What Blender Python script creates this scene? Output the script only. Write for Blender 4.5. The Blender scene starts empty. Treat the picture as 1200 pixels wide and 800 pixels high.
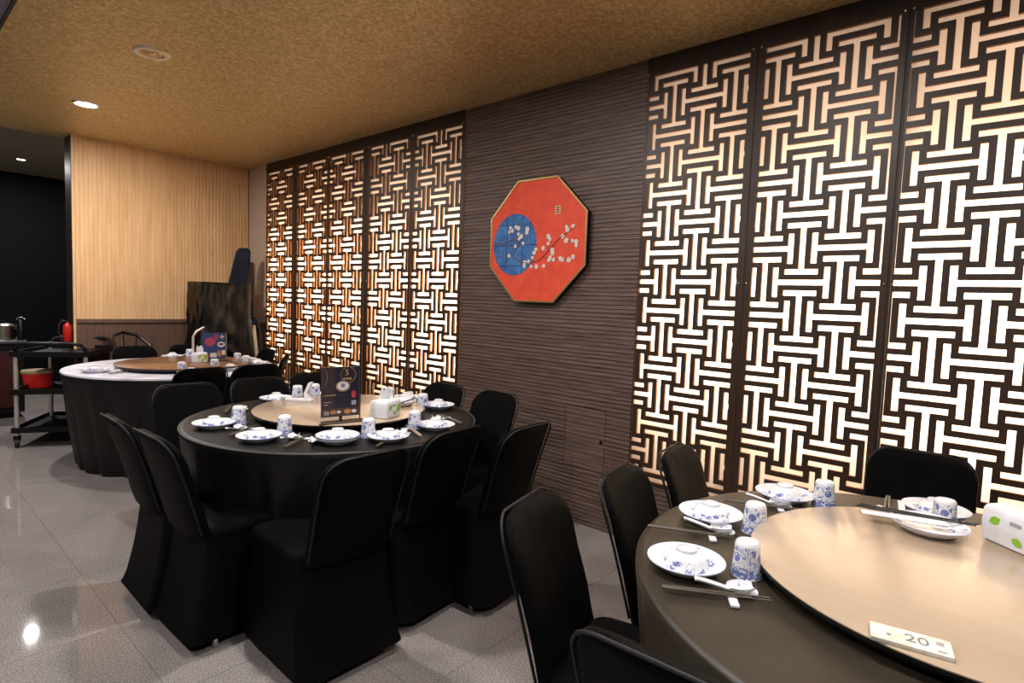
import bpy, bmesh, math, random
from mathutils import Vector, Matrix
PI = math.pi
random.seed(7)
SC = bpy.context.scene
COL = SC.collection

# ---------------------------------------------------------------- camera
CAM_H = 1.4
YAW, PITCH, ROLL, FPX = 0.8517367, 0.0695919, -0.0369493, 672.8
fwd = Vector((math.sin(YAW)*math.cos(PITCH), math.cos(YAW)*math.cos(PITCH), -math.sin(PITCH)))
rt = Vector((math.cos(YAW), -math.sin(YAW), 0))
dn = fwd.cross(rt)
rt2 = rt*math.cos(ROLL) + dn*math.sin(ROLL)
dn2 = dn*math.cos(ROLL) - rt*math.sin(ROLL)
cd = bpy.data.cameras.new('camera')
cd.sensor_width = 36; cd.lens = FPX/1200*36; cd.clip_start = 0.05
cam = bpy.data.objects.new('camera', cd)
up = -dn2; bk = -fwd
cam.matrix_world = Matrix(((rt2.x, up.x, bk.x, 0), (rt2.y, up.y, bk.y, 0), (rt2.z, up.z, bk.z, CAM_H), (0, 0, 0, 1)))
COL.objects.link(cam); SC.camera = cam

# ---------------------------------------------------------------- world, exposure, hidden room lamps
w = bpy.data.worlds.new('world'); SC.world = w; w.use_nodes = True
w.node_tree.nodes['Background'].inputs[0].default_value = (0.5, 0.55, 0.65, 1)
w.node_tree.nodes['Background'].inputs[1].default_value = 0.02
SC.view_settings.view_transform = 'Standard'
SC.view_settings.look = 'None'
SC.view_settings.exposure = 0.0
SC.view_settings.gamma = 1.0

SPOT_W = 33.0            # each ceiling downlight
BOX_W = 20.0             # each light box, centre lamp
BOX_W2 = 5.5             # each light box, full height lamp
WARM = (1.0, 0.80, 0.56)

def area(name, loc, sx, sy, watts, color, rot):
    l = bpy.data.lights.new(name, 'AREA'); l.shape = 'RECTANGLE'; l.size = sx; l.size_y = sy
    l.energy = watts; l.color = color
    o = bpy.data.objects.new(name, l); o.location = loc; o.rotation_euler = rot; COL.objects.link(o)
    return o

def spot(loc, watts, color=(1.0, 0.96, 0.93), size=118, rad=0.03):
    l = bpy.data.lights.new('downlight_lamp', 'AREA'); l.energy = watts; l.color = color
    l.shape = 'DISK'; l.size = 0.08
    o = bpy.data.objects.new('downlight_lamp', l); o.location = loc; COL.objects.link(o)
    return o

# ---------------------------------------------------------------- materials
def mat(name, color, rough=0.5, metal=0.0, spec=0.5, sheen=0.0, coat=0.0, emit=None, es=0.0):
    m = bpy.data.materials.new(name); m.use_nodes = True
    b = m.node_tree.nodes['Principled BSDF']
    b.inputs['Base Color'].default_value = (*color, 1)
    b.inputs['Roughness'].default_value = rough
    b.inputs['Metallic'].default_value = metal
    b.inputs['Specular IOR Level'].default_value = spec
    b.inputs['Sheen Weight'].default_value = sheen
    b.inputs['Coat Weight'].default_value = coat
    if emit:
        b.inputs['Emission Color'].default_value = (*emit, 1); b.inputs['Emission Strength'].default_value = es
    return m

class NT:
    def __init__(s, m):
        s.t = m.node_tree; s.b = s.t.nodes['Principled BSDF']; s.L = s.t.links
    def n(s, typ, **kw):
        nd = s.t.nodes.new(typ)
        for k, v in kw.items():
            if k.startswith('i_'):
                key = k[2:].replace('_', ' ')
                nd.inputs[key].default_value = v
            else: setattr(nd, k, v)
        return nd
    def lk(s, a, b): s.L.new(a, b)
    def math(s, op, a, b=None, clamp=False):
        nd = s.t.nodes.new('ShaderNodeMath'); nd.operation = op; nd.use_clamp = clamp
        for i, v in enumerate((a, b)):
            if v is None: continue
            if isinstance(v, (int, float)): nd.inputs[i].default_value = v
            else: s.L.new(v, nd.inputs[i])
        return nd.outputs[0]
    def mix(s, fac, a, b):
        nd = s.t.nodes.new('ShaderNodeMix'); nd.data_type = 'RGBA'
        if isinstance(fac, (int, float)): nd.inputs[0].default_value = fac
        else: s.L.new(fac, nd.inputs[0])
        for i, v in ((6, a), (7, b)):
            if isinstance(v, tuple): nd.inputs[i].default_value = (*v, 1)
            else: s.L.new(v, nd.inputs[i])
        return nd.outputs[2]
    def ramp(s, fac, stops):
        nd = s.t.nodes.new('ShaderNodeValToRGB'); e = nd.color_ramp.elements
        while len(e) < len(stops): e.new(0.5)
        for k, (p, c) in enumerate(stops): e[k].position = p; e[k].color = (*c, 1)
        s.L.new(fac, nd.inputs[0]); return nd.outputs[0]
    def pos(s): return s.n('ShaderNodeNewGeometry').outputs['Position']
    def obj(s): return s.n('ShaderNodeTexCoord').outputs['Object']
    def mapping(s, v, scale):
        nd = s.n('ShaderNodeMapping'); nd.inputs['Scale'].default_value = scale; s.L.new(v, nd.inputs[0]); return nd.outputs[0]
    def noise(s, v, scale, detail=2.0, rough=0.5):
        nd = s.n('ShaderNodeTexNoise'); nd.inputs['Scale'].default_value = scale
        nd.inputs['Detail'].default_value = detail; nd.inputs['Roughness'].default_value = rough
        s.L.new(v, nd.inputs['Vector']); return nd.outputs['Fac']
    def bump(s, h, strength=0.3, dist=0.002):
        nd = s.n('ShaderNodeBump'); nd.inputs['Strength'].default_value = strength; nd.inputs['Distance'].default_value = dist
        s.L.new(h, nd.inputs['Height']); s.L.new(nd.outputs[0], s.b.inputs['Normal'])

def m_cloth(name, color, rough, sheen, bs=0.25, tint=(1, 1, 1), spec=0.07):
    m = mat(name, color, rough, sheen=sheen, spec=spec); t = NT(m)
    p = t.obj(); nz = t.noise(p, 900, 1); nl = t.noise(p, 9, 3)
    t.b.inputs['Sheen Roughness'].default_value = 0.4
    t.b.inputs['Sheen Tint'].default_value = (*tint, 1)
    c = t.ramp(nl, [(0.3, tuple(v*0.75 for v in color)), (0.75, tuple(v*1.3 for v in color))]); t.lk(c, t.b.inputs['Base Color'])
    t.bump(t.math('ADD', nz, t.math('MULTIPLY', nl, 4.0)), bs, 0.004)
    return m

M = {}
M['chair_cover'] = m_cloth('black_stretch_cover', (0.0013, 0.0013, 0.0014), 0.5, 0.0, 0.6)
M['piping'] = mat('black_piping', (0.006, 0.006, 0.0065), 0.5, spec=0.3)
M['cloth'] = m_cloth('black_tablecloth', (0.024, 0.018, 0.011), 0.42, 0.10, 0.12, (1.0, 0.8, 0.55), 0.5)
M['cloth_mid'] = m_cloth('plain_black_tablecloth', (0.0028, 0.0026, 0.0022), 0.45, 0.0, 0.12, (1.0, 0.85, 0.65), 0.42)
M['white_cloth'] = m_cloth('white_table_cover', (0.62, 0.60, 0.66), 0.5, 0.0, 0.05)
M['hem'] = mat('grey_hem', (0.07, 0.07, 0.07), 0.6)
M['chrome'] = mat('chrome', (0.8, 0.8, 0.8), 0.18, 1.0)
M['alu'] = mat('brushed_aluminium', (0.62, 0.56, 0.48), 0.35, 0.55)
M['black_plastic'] = mat('black_plastic', (0.005, 0.005, 0.0055), 0.42, spec=0.25)
M['black_rubber'] = mat('black_rubber', (0.01, 0.01, 0.01), 0.7)
M['black_gloss'] = mat('black_gloss', (0.006, 0.006, 0.006), 0.25)
M['white_plastic'] = mat('white_plastic', (0.78, 0.78, 0.8), 0.4)
M['paper'] = mat('white_paper', (0.85, 0.85, 0.84), 0.8)
M['red'] = mat('red_enamel', (0.62, 0.02, 0.015), 0.3)
M['dark_red'] = mat('dark_red_plastic', (0.045, 0.004, 0.004), 0.45)
M['tan'] = mat('tan_lid', (0.5, 0.33, 0.16), 0.5)
M['steel'] = mat('stainless_steel', (0.6, 0.57, 0.5), 0.25, 1.0)
M['counter'] = mat('counter_steel', (0.25, 0.27, 0.3), 0.35, 0.8)
M['gold'] = mat('gold_frame', (0.75, 0.5, 0.2), 0.3, 0.85)
M['leaf'] = mat('green_print', (0.25, 0.5, 0.03), 0.5)
M['grey_print'] = mat('grey_print', (0.22, 0.2, 0.2), 0.6)
M['stick'] = mat('dark_chopstick', (0.085, 0.068, 0.052), 0.3, coat=0.4)
M['brown_stick'] = mat('light_chopstick', (0.42, 0.31, 0.2), 0.4)
M['bag'] = m_cloth('blue_black_nylon', (0.018, 0.022, 0.035), 0.5, 0.2, 0.2)
M['drape'] = mat('black_vinyl_drape', (0.003, 0.0027, 0.002), 0.34, spec=0.35)
_k = NT(M['drape']); _k.bump(_k.noise(_k.mapping(_k.pos(), (3, 3, 1.2)), 2.0, 1.5, 0.5), 0.6, 0.10)
M['bone'] = mat('pale_wood', (0.62, 0.48, 0.34), 0.45)
M['box_white'] = mat('light_box_lining', (0.8, 0.8, 0.8), 0.8)

def m_wood(name, c1, c2, rough, axis=(3, 3, 40), coat=0.0, bump=0.05):
    m = mat(name, c1, rough, coat=coat); t = NT(m)
    v = t.mapping(t.pos(), axis); nz = t.noise(v, 1.6, 6, 0.65)
    t.lk(t.ramp(nz, [(0.32, c1), (0.7, c2)]), t.b.inputs['Base Color'])
    t.bump(nz, bump, 0.002)
    return m
M['lattice'] = m_wood('dark_brown_board', (0.026, 0.0125, 0.007), (0.05, 0.026, 0.015), 0.42, (30, 30, 3))
M['cut_edge'] = mat('raw_cut_edge', (0.36, 0.16, 0.055), 0.6)
M['lattice_frame'] = m_wood('dark_brown_post', (0.018, 0.011, 0.008), (0.034, 0.021, 0.014), 0.5, (30, 30, 3))
M['far_turn'] = m_wood('brown_wood_turntable', (0.16, 0.07, 0.03), (0.27, 0.13, 0.06), 0.3, (6, 2, 6), 0.2, 0.01)
M['dark_board'] = m_wood('dark_brown_panel', (0.05, 0.03, 0.02), (0.09, 0.055, 0.035), 0.5, (20, 20, 2))

def m_feature():
    m = mat('striped_dark_wood', (0.1, 0.06, 0.05), 0.5); t = NT(m)
    v = t.mapping(t.pos(), (1, 1.1, 70)); a = t.noise(v, 1.0, 3, 0.6)
    v2 = t.mapping(t.pos(), (1, 5, 260)); b = t.noise(v2, 1.0, 2, 0.6)
    s = t.math('ADD', t.math('MULTIPLY', a, 0.45), t.math('MULTIPLY', b, 0.55))
    t.lk(t.ramp(s, [(0.33, (0.045, 0.026, 0.021)), (0.5, (0.135, 0.086, 0.070)), (0.68, (0.26, 0.172, 0.140))]), t.b.inputs['Base Color'])
    t.bump(s, 0.15, 0.003)
    return m
M['feature'] = m_feature()

def m_ceiling():
    m = mat('gold_speckled_wallpaper', (0.5, 0.33, 0.14), 0.45, 0.22); t = NT(m)
    p = t.pos(); a = t.noise(p, 48, 5, 0.8); b = t.noise(p, 1.3, 2)
    c = t.ramp(a, [(0.36, (0.42, 0.285, 0.105)), (0.5, (0.62, 0.44, 0.185)), (0.64, (0.86, 0.69, 0.37))])
    t.lk(c, t.b.inputs['Base Color']); t.bump(a, 0.25, 0.004)
    return m
M['ceiling'] = m_ceiling()
M['ceiling_grey'] = mat('grey_painted_ceiling', (0.27, 0.27, 0.29), 0.8)
M['ceiling_back'] = mat('dim_beige_ceiling', (0.24, 0.21, 0.17), 0.8)

def m_tile():
    m = mat('polished_grey_tile', (0.3, 0.27, 0.26), 0.05, spec=0.22); t = NT(m)
    p = t.pos(); a = t.noise(p, 150, 3, 0.8); b = t.noise(p, 3.2, 4, 0.6)
    inf = t.n('ShaderNodeObjectInfo')
    c = t.ramp(a, [(0.38, (0.165, 0.145, 0.138)), (0.5, (0.265, 0.237, 0.226)), (0.62, (0.40, 0.365, 0.35))])
    d = t.ramp(b, [(0.3, (0.86, 0.86, 0.88)), (0.7, (1.08, 1.05, 1.04))])
    mm = t.n('ShaderNodeMix', data_type='RGBA', blend_type='MULTIPLY'); mm.inputs[0].default_value = 1
    t.lk(c, mm.inputs[6]); t.lk(d, mm.inputs[7]); t.lk(mm.outputs[2], t.b.inputs['Base Color'])
    t.lk(t.math('ADD', t.math('MULTIPLY', b, 0.03), 0.025), t.b.inputs['Roughness'])
    return m
M['tile'] = m_tile()
M['grout'] = mat('brown_grout', (0.11, 0.085, 0.07), 0.8)

def m_peach():
    m = mat('peach_wood_laminate', (0.75, 0.5, 0.3), 0.5); t = NT(m)
    v = t.mapping(t.pos(), (22, 1, 2.2)); a = t.noise(v, 1.0, 4, 0.6)
    t.lk(t.ramp(a, [(0.3, (0.78, 0.48, 0.23)), (0.6, (0.88, 0.59, 0.31)), (0.8, (0.90, 0.66, 0.40))]), t.b.inputs['Base Color'])
    return m
M['peach'] = m_peach()
M['plaster'] = mat('beige_plaster', (0.55, 0.42, 0.33), 0.8)
M['wainscot'] = m_wood('brown_wainscot', (0.14, 0.075, 0.05), (0.21, 0.12, 0.085), 0.45, (30, 30, 2))
M['black_wall'] = mat('black_wall', (0.0022, 0.0024, 0.0032), 0.8, spec=0.1)
M['dark_wall'] = mat('dark_brown_wall', (0.06, 0.045, 0.04), 0.7)

def m_turn():
    m = mat('beige_turntable_laminate', (0.5, 0.37, 0.26), 0.27, spec=1.0); t = NT(m)
    p = t.pos(); a = t.noise(p, 400, 2); v = t.mapping(p, (25, 3, 3)); b = t.noise(v, 1, 3)
    t.b.inputs['Coat Weight'].default_value = 0.5; t.b.inputs['Coat Roughness'].default_value = 0.16
    t.lk(t.ramp(t.math('ADD', t.math('MULTIPLY', a, 0.4), t.math('MULTIPLY', b, 0.6)), [(0.3, (0.45, 0.335, 0.235)), (0.7, (0.485, 0.365, 0.26))]), t.b.inputs['Base Color'])
    return m
M['turn'] = m_turn()

def m_diffuser():
    m = bpy.data.materials.new('opal_acrylic'); m.use_nodes = True
    t = m.node_tree; t.nodes.clear()
    o = t.nodes.new('ShaderNodeOutputMaterial'); tr = t.nodes.new('ShaderNodeBsdfTranslucent')
    di = t.nodes.new('ShaderNodeBsdfDiffuse'); mx = t.nodes.new('ShaderNodeMixShader')
    tr.inputs[0].default_value = (0.9, 0.85, 0.78, 1); di.inputs[0].default_value = (0.75, 0.66, 0.55, 1)
    mx.inputs[0].default_value = 0.3
    t.links.new(tr.outputs[0], mx.inputs[1]); t.links.new(di.outputs[0], mx.inputs[2]); t.links.new(mx.outputs[0], o.inputs[0])
    return m
M['diffuser'] = m_diffuser()

def m_porcelain(name, kind):
    """white glaze with cobalt sprigs; kind selects where the printing sits on the piece (object space)"""
    m = mat(name, (0.8, 0.8, 0.82), 0.12, coat=0.4); t = NT(m)
    p = t.obj(); sp = t.n('ShaderNodeSeparateXYZ'); t.lk(p, sp.inputs[0]); X, Y, Z = sp.outputs
    inf = t.n('ShaderNodeObjectInfo').outputs['Random']
    r = t.math('SQRT', t.math('ADD', t.math('MULTIPLY', X, X), t.math('MULTIPLY', Y, Y)))
    th = t.math('ARCTAN2', Y, X)
    cb = t.n('ShaderNodeCombineXYZ')
    if kind == 'cup':
        t.lk(t.math('MULTIPLY', th, 0.035), cb.inputs[0]); t.lk(Z, cb.inputs[1])
    else:
        t.lk(X, cb.inputs[0]); t.lk(Y, cb.inputs[1]); t.lk(t.math('MULTIPLY', Z, 1.6), cb.inputs[2])
    vec = cb.outputs[0]
    vo = t.n('ShaderNodeTexVoronoi'); vo.inputs['Scale'].default_value = {'plate': 26, 'bowl': 46, 'cup': 34, 'spoon': 60}[kind]
    vo.inputs['Randomness'].default_value = 0.75; t.lk(vec, vo.inputs['Vector'])
    flower = t.math('LESS_THAN', vo.outputs['Distance'], {'plate': 0.30, 'bowl': 0.42, 'cup': 0.36, 'spoon': 0.25}[kind])
    nz = t.noise(vec, {'plate': 120, 'bowl': 150, 'cup': 120, 'spoon': 150}[kind], 3, 0.6)
    petal = t.math('GREATER_THAN', nz, {'plate': 0.5, 'bowl': 0.44, 'cup': 0.46, 'spoon': 0.5}[kind])
    scroll = t.math('LESS_THAN', t.math('ABSOLUTE', t.math('SUBTRACT', t.noise(vec, 75, 1), 0.5)), {'plate': 0.007, 'bowl': 0.014, 'cup': 0.034, 'spoon': 0.012}[kind])
    pr = t.math('MAXIMUM', t.math('MULTIPLY', flower, petal), t.math('MULTIPLY', scroll, 0.7))
    if kind == 'plate':
        band = t.math('MULTIPLY', t.math('GREATER_THAN', r, 0.045), t.math('LESS_THAN', r, 0.089))
        band = t.math('MULTIPLY', band, t.math('GREATER_THAN', Z, 0.006))
        edge = t.math('GREATER_THAN', r, 0.0935)
    elif kind == 'bowl':
        band = t.math('MULTIPLY', t.math('LESS_THAN', Z, 0.0275), t.math('GREATER_THAN', Z, 0.004))
        edge = t.math('LESS_THAN', Z, 0.0016)
    elif kind == 'cup':
        band = t.math('MULTIPLY', t.math('LESS_THAN', Z, 0.077), t.math('GREATER_THAN', Z, 0.002))
        edge = t.math('LESS_THAN', t.math('ABSOLUTE', t.math('SUBTRACT', Z, 0.024)), 0.0011)
        fr = t.math('SUBTRACT', t.math('FRACT', t.math('ADD', t.math('MULTIPLY', th, 3/(2*PI)), 2.5)), 0.5)
        ax = t.math('MULTIPLY', fr, 0.068); zz = t.math('SUBTRACT', Z, 0.050)
        dd = t.math('SQRT', t.math('ADD', t.math('MULTIPLY', ax, ax), t.math('MULTIPLY', zz, zz)))
        pr = t.math('MULTIPLY', pr, t.math('GREATER_THAN', dd, 0.0145))
        pr = t.math('MAXIMUM', pr, t.math('MULTIPLY', t.math('LESS_THAN', dd, 0.0118), t.math('GREATER_THAN', nz, 0.40)))
        low = t.math('MULTIPLY', t.math('LESS_THAN', Z, 0.023), t.math('GREATER_THAN', nz, 0.475))
        pr = t.math('MAXIMUM', pr, low)
    else:
        band = t.math('GREATER_THAN', X, 0.012); edge = t.math('GREATER_THAN', X, 5.0)
    f = t.math('MAXIMUM', t.math('MULTIPLY', pr, band), t.math('MULTIPLY', edge, 0.6), True)
    t.lk(t.mix(t.math('MULTIPLY', f, 0.86), (0.80, 0.80, 0.82), (0.055, 0.10, 0.40)), t.b.inputs['Base Color'])
    return m
for k in ('plate', 'bowl', 'cup', 'spoon'): M[k] = m_porcelain('blue_white_' + k, k)
M['white_ceramic'] = mat('white_ceramic', (0.8, 0.8, 0.82), 0.15, coat=0.3)

# ---------------------------------------------------------------- mesh helpers
def link(name, me, m, parent=None, loc=(0, 0, 0), rot=(0, 0, 0), smooth=False):
    o = bpy.data.objects.new(name, me); COL.objects.link(o)
    o.location = loc; o.rotation_euler = rot
    if m is not None and not me.materials: me.materials.append(m)
    if parent is not None: o.parent = parent
    if smooth:
        for p in me.polygons: p.use_smooth = True
    return o
def finish(bm, name='mesh', smooth=False, angle=None):
    me = bpy.data.meshes.new(name)
    bmesh.ops.recalc_face_normals(bm, faces=bm.faces)
    bm.to_mesh(me); bm.free()
    if smooth:
        for p in me.polygons: p.use_smooth = True
        if angle is not None:
            try: me.set_sharp_from_angle(angle=math.radians(angle))
            except Exception: pass
    return me
def box_into(bm, x0, x1, y0, y1, z0, z1):
    vs = [bm.verts.new(p) for p in ((x0, y0, z0), (x1, y0, z0), (x1, y1, z0), (x0, y1, z0), (x0, y0, z1), (x1, y0, z1), (x1, y1, z1), (x0, y1, z1))]
    for f in ((0, 3, 2, 1), (4, 5, 6, 7), (0, 1, 5, 4), (1, 2, 6, 5), (2, 3, 7, 6), (3, 0, 4, 7)): bm.faces.new([vs[i] for i in f])
def box_me(x0, x1, y0, y1, z0, z1, bevel=0.0, seg=2):
    bm = bmesh.new(); box_into(bm, x0, x1, y0, y1, z0, z1)
    if bevel: bmesh.ops.bevel(bm, geom=bm.edges[:], offset=bevel, segments=seg, affect='EDGES', profile=0.6)
    return finish(bm, smooth=bool(bevel), angle=40)
def lathe_me(prof, seg=48, angle=35):
    bm = bmesh.new(); rings = []
    for r, z in prof:
        if r < 1e-6: rings.append([bm.verts.new((0, 0, z))])
        else: rings.append([bm.verts.new((r*math.cos(2*PI*i/seg), r*math.sin(2*PI*i/seg), z)) for i in range(seg)])
    for a, b in zip(rings, rings[1:]):
        for i in range(seg):
            j = (i+1) % seg
            if len(a) == 1 and len(b) == 1: continue
            if len(a) == 1: bm.faces.new((a[0], b[i], b[j]))
            elif len(b) == 1: bm.faces.new((a[i], a[j], b[0]))
            else: bm.faces.new((a[i], a[j], b[j], b[i]))
    return finish(bm, smooth=True, angle=angle)
def loft_me(rings, cap=True, smooth=True, angle=50, closed=True):
    bm = bmesh.new(); R = [[bm.verts.new(p) for p in r] for r in rings]; n = len(R[0])
    for a, b in zip(R, R[1:]):
        for i in range(n if closed else n-1): bm.faces.new((a[i], a[(i+1) % n], b[(i+1) % n], b[i]))
    if cap: bm.faces.new(R[0]); bm.faces.new(R[-1])
    return finish(bm, smooth=smooth, angle=angle)
def tube_me(pts, r, seg=8, closed=False, radii=None):
    bm = bmesh.new(); P = [Vector(p) for p in pts]; n = len(P); rings = []; prev = None
    for i, p in enumerate(P):
        if closed: d = P[(i+1) % n]-P[i-1]
        else: d = P[min(i+1, n-1)]-P[max(i-1, 0)]
        d.normalize()
        if prev is None: a = d.orthogonal().normalized()
        else: a = (prev - d*prev.dot(d)).normalized()
        prev = a; b = d.cross(a); rr = radii[i] if radii else r
        rings.append([bm.verts.new(p + (a*math.cos(2*PI*k/seg) + b*math.sin(2*PI*k/seg))*rr) for k in range(seg)])
    for q in range(n if closed else n-1):
        A, B = rings[q], rings[(q+1) % n]
        for k in range(seg): bm.faces.new((A[k], A[(k+1) % seg], B[(k+1) % seg], B[k]))
    if not closed: bm.faces.new(rings[0]); bm.faces.new(rings[-1])
    return finish(bm, smooth=True, angle=60)
def rrect(wx, wy, r, n=6):
    pts = []
    for cx, cy, a0 in ((wx/2-r, wy/2-r, 0), (-wx/2+r, wy/2-r, 90), (-wx/2+r, -wy/2+r, 180), (wx/2-r, -wy/2+r, 270)):
        for k in range(n+1):
            a = math.radians(a0+90*k/n); pts.append((cx+r*math.cos(a), cy+r*math.sin(a)))
    return pts
def poly_me(pts, thick, axis='z', bevel=0.0):
    """a flat outline given some thickness; pts in (a,b), thickness along the third axis"""
    bm = bmesh.new()
    def mk(a, b, c): return {'z': (a, b, c), 'x': (c, a, b), 'y': (a, c, b)}[axis]
    A = [bm.verts.new(mk(a, b, 0)) for a, b in pts]; B = [bm.verts.new(mk(a, b, thick)) for a, b in pts]
    bm.faces.new(A); bm.faces.new(B)
    for i in range(len(pts)): j = (i+1) % len(pts); bm.faces.new((A[i], A[j], B[j], B[i]))
    if bevel: bmesh.ops.bevel(bm, geom=bm.edges[:], offset=bevel, segments=2, affect='EDGES')
    return finish(bm, smooth=bool(bevel), angle=40)
def text_me(s, size, thick=0.0004):
    c = bpy.data.curves.new('t', 'FONT'); c.body = s; c.size = size; c.align_x = 'CENTER'; c.align_y = 'CENTER'; c.extrude = thick
    o = bpy.data.objects.new('t', c); COL.objects.link(o)
    dg = bpy.context.evaluated_depsgraph_get(); me = bpy.data.meshes.new_from_object(o.evaluated_get(dg))
    bpy.data.objects.remove(o); return me

def empty(name, loc=(0, 0, 0), rz=0.0):
    o = bpy.data.objects.new(name, None); COL.objects.link(o); o.location = loc; o.rotation_euler = (0, 0, rz)
    o.empty_display_size = 0.05; return o
def tag(o, label=None, cat=None, group=None, kind=None):
    if label: o['label'] = label
    if cat: o['category'] = cat
    if group: o['group'] = group
    if kind: o['kind'] = kind
    return o
def struct(o): o['kind'] = 'structure'; return o
def dup(root, loc=None, rz=None, label=None, group=None):
    r = root.copy(); COL.objects.link(r)
    if loc is not None: r.location = loc
    if rz is not None: r.rotation_euler = (0, 0, rz)
    if label: r['label'] = label
    if group: r['group'] = group
    for ch in list(root.children):
        c = ch.copy(); COL.objects.link(c); c.parent = r
        for g in list(ch.children):
            d = g.copy(); COL.objects.link(d); d.parent = c
    return r
USED = set()
def place(root, loc, rz=0.0, label=None, group=None):
    """first use moves the original itself, later uses make copies"""
    if root.name not in USED:
        USED.add(root.name); root.location = loc; root.rotation_euler = (0, 0, rz)
        if label: root['label'] = label
        if group: root['group'] = group
        return root
    return dup(root, loc, rz, label, group)

# ================================================================ ROOM
WX = 3.009; CZ = 2.80
Y0, Y1, X0 = -4.0, 9.75, -3.5
# floor: grout bed and 60 cm tiles, one object each
fl = struct(link('floor', box_me(X0, 3.25, Y0, Y1, -0.05, -0.0015), M['grout']))
def cuts(start, lo, hi, step=0.6):
    k = math.floor((lo-start)/step)
    c = [lo]; v = start+(k+1)*step
    while v < hi-0.02: c.append(v); v += step
    c.append(hi); return c
xs = cuts(0.68, X0, WX); ys = cuts(1.50, Y0, Y1); tmesh = {}
for a, b in zip(xs, xs[1:]):
    for c, d in zip(ys, ys[1:]):
        key = (round(b-a, 3), round(d-c, 3))
        if key not in tmesh:
            me = box_me(-(b-a)/2+0.0009, (b-a)/2-0.0009, -(d-c)/2+0.0009, (d-c)/2-0.0009, -0.0012, 0.0)
            me.materials.append(M['tile']); tmesh[key] = me
        link('floor_tile', tmesh[key], None, fl, ((a+b)/2, (c+d)/2, 0))
# ceilings
struct(link('ceiling', box_me(0.56, 3.25, Y0, 7.0, CZ, CZ+0.1), M['ceiling']))
struct(link('ceiling_side', box_me(X0, 0.56, Y0, 7.0, CZ+0.012, CZ+0.1), M['ceiling_grey']))
struct(link('ceiling_back', box_me(X0, 3.25, 7.0, Y1, CZ+0.004, CZ+0.1), M['ceiling_back']))
struct(link('trim_1', box_me(0.552, 0.566, Y0, 7.0, CZ-0.004, CZ+0.03), M['dark_wall']))
# outer walls
struct(link('wall_back', box_me(X0, 3.25, Y1, Y1+0.1, 0, CZ+0.1), M['black_wall']))
struct(link('wall_left', box_me(X0-0.1, X0, Y0, Y1, 0, CZ+0.1), M['dark_wall']))
struct(link('wall_front', box_me(X0, 3.25, Y0-0.1, Y0, 0, CZ+0.1), M['dark_wall']))
struct(link('wall_right', box_me(3.205, 3.25, Y0, Y1, 0, CZ+0.1), M['box_white']))

def ribs_me(kind, a0, a1, b0, b1, face, pitch, depth, groove, back):
    """slatted sheet. kind 'h': slats run along y, stacked in z, facing -x at x=face.
       kind 'v': slats run along z, stacked in x, facing -y at y=face."""
    bm = bmesh.new(); n = max(1, round((a1-a0)/pitch)); p = (a1-a0)/n; prof = []
    for i in range(n):
        s = a0+i*p; g = groove/2
        prof += [(s, depth), (s+g, depth), (s+g+0.0012, 0.0), (s+p-g-0.0012, 0.0), (s+p-g, depth)]
    prof.append((a1, depth)); prof += [(a1, back), (a0, back)]
    out = []
    for e in (b0, b1):
        out.append([bm.verts.new((face+d, e, a) if kind == 'h' else (a, face+d, e)) for a, d in prof])
    A, B = out; n = len(A)
    for i in range(n): j = (i+1) % n; bm.faces.new((A[i], A[j], B[j], B[i]))
    bm.faces.new(A); bm.faces.new(B)
    return finish(bm)

# dark striped feature wall between the two screens, with an access hatch
FY0, FY1 = 1.676, 3.176
fw = struct(link('wall_right_feature', ribs_me('h', 0.75, CZ, FY0, FY1, WX, 0.026, 0.006, 0.007, 0.19), M['feature']))
for nm, args in (('wall_panel_low', (0.0, 0.352, FY0, FY1)), ('wall_panel_side', (0.352, 0.75, FY0, 1.848)), ('wall_panel_side', (0.352, 0.75, 2.152, FY1))):
    link(nm, ribs_me('h', args[0], args[1], args[2], args[3], WX, 0.026, 0.006, 0.007, 0.19), M['feature'], fw)
struct(link('wall_hatch_backing', box_me(WX+0.03, WX+0.18, 1.848, 2.152, 0.352, 0.75), M['black_plastic'], fw))
hatch = tag(empty('access_hatch', (0, 0, 0)), 'striped dark wood access hatch low in the feature wall between the screens', 'hatch')
link('hatch_panel', ribs_me('h', 0.356, 0.746, 1.852, 2.148, WX+0.0015, 0.026, 0.003, 0.004, 0.025), M['feature'], hatch)
link('latch', box_me(WX-0.001, WX+0.004, 1.865, 1.885, 0.54, 0.56), M['black_plastic'], hatch)

# walls round the right and left screens
ZB, ZT = 0.372, 2.715
def band(name, y0, y1, z0, z1, m, x=WX): return struct(link(name, box_me(x, 3.205, y0, y1, z0, z1), m))
RS0, RS1 = -1.405, FY0          # right screen wall opening
LS0, LS1 = FY1, 6.305           # left screen wall opening
for i, (a, b) in enumerate(((RS0, RS1), (LS0, LS1))):
    band('trim_%d' % (2+i), a, b, ZT, CZ, M['lattice_frame'], WX-0.006)
    struct(link('baseboard_%s' % ('right', 'left')[i], ribs_me('h', 0, ZB, a, b, WX, 0.026, 0.006, 0.007, 0.19), M['feature']))
band('wall_right_front', Y0, RS0, 0, CZ, M['dark_wall'])
band('wall_right_return', LS1, 6.742, 1.06, CZ, M['plaster'], WX+0.002)
band('wall_right_return_low', LS1, 6.742, 0, 1.06, M['wainscot'], WX+0.002)
band('wall_right_back', 6.742, Y1, 0, CZ, M['black_wall'])

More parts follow.
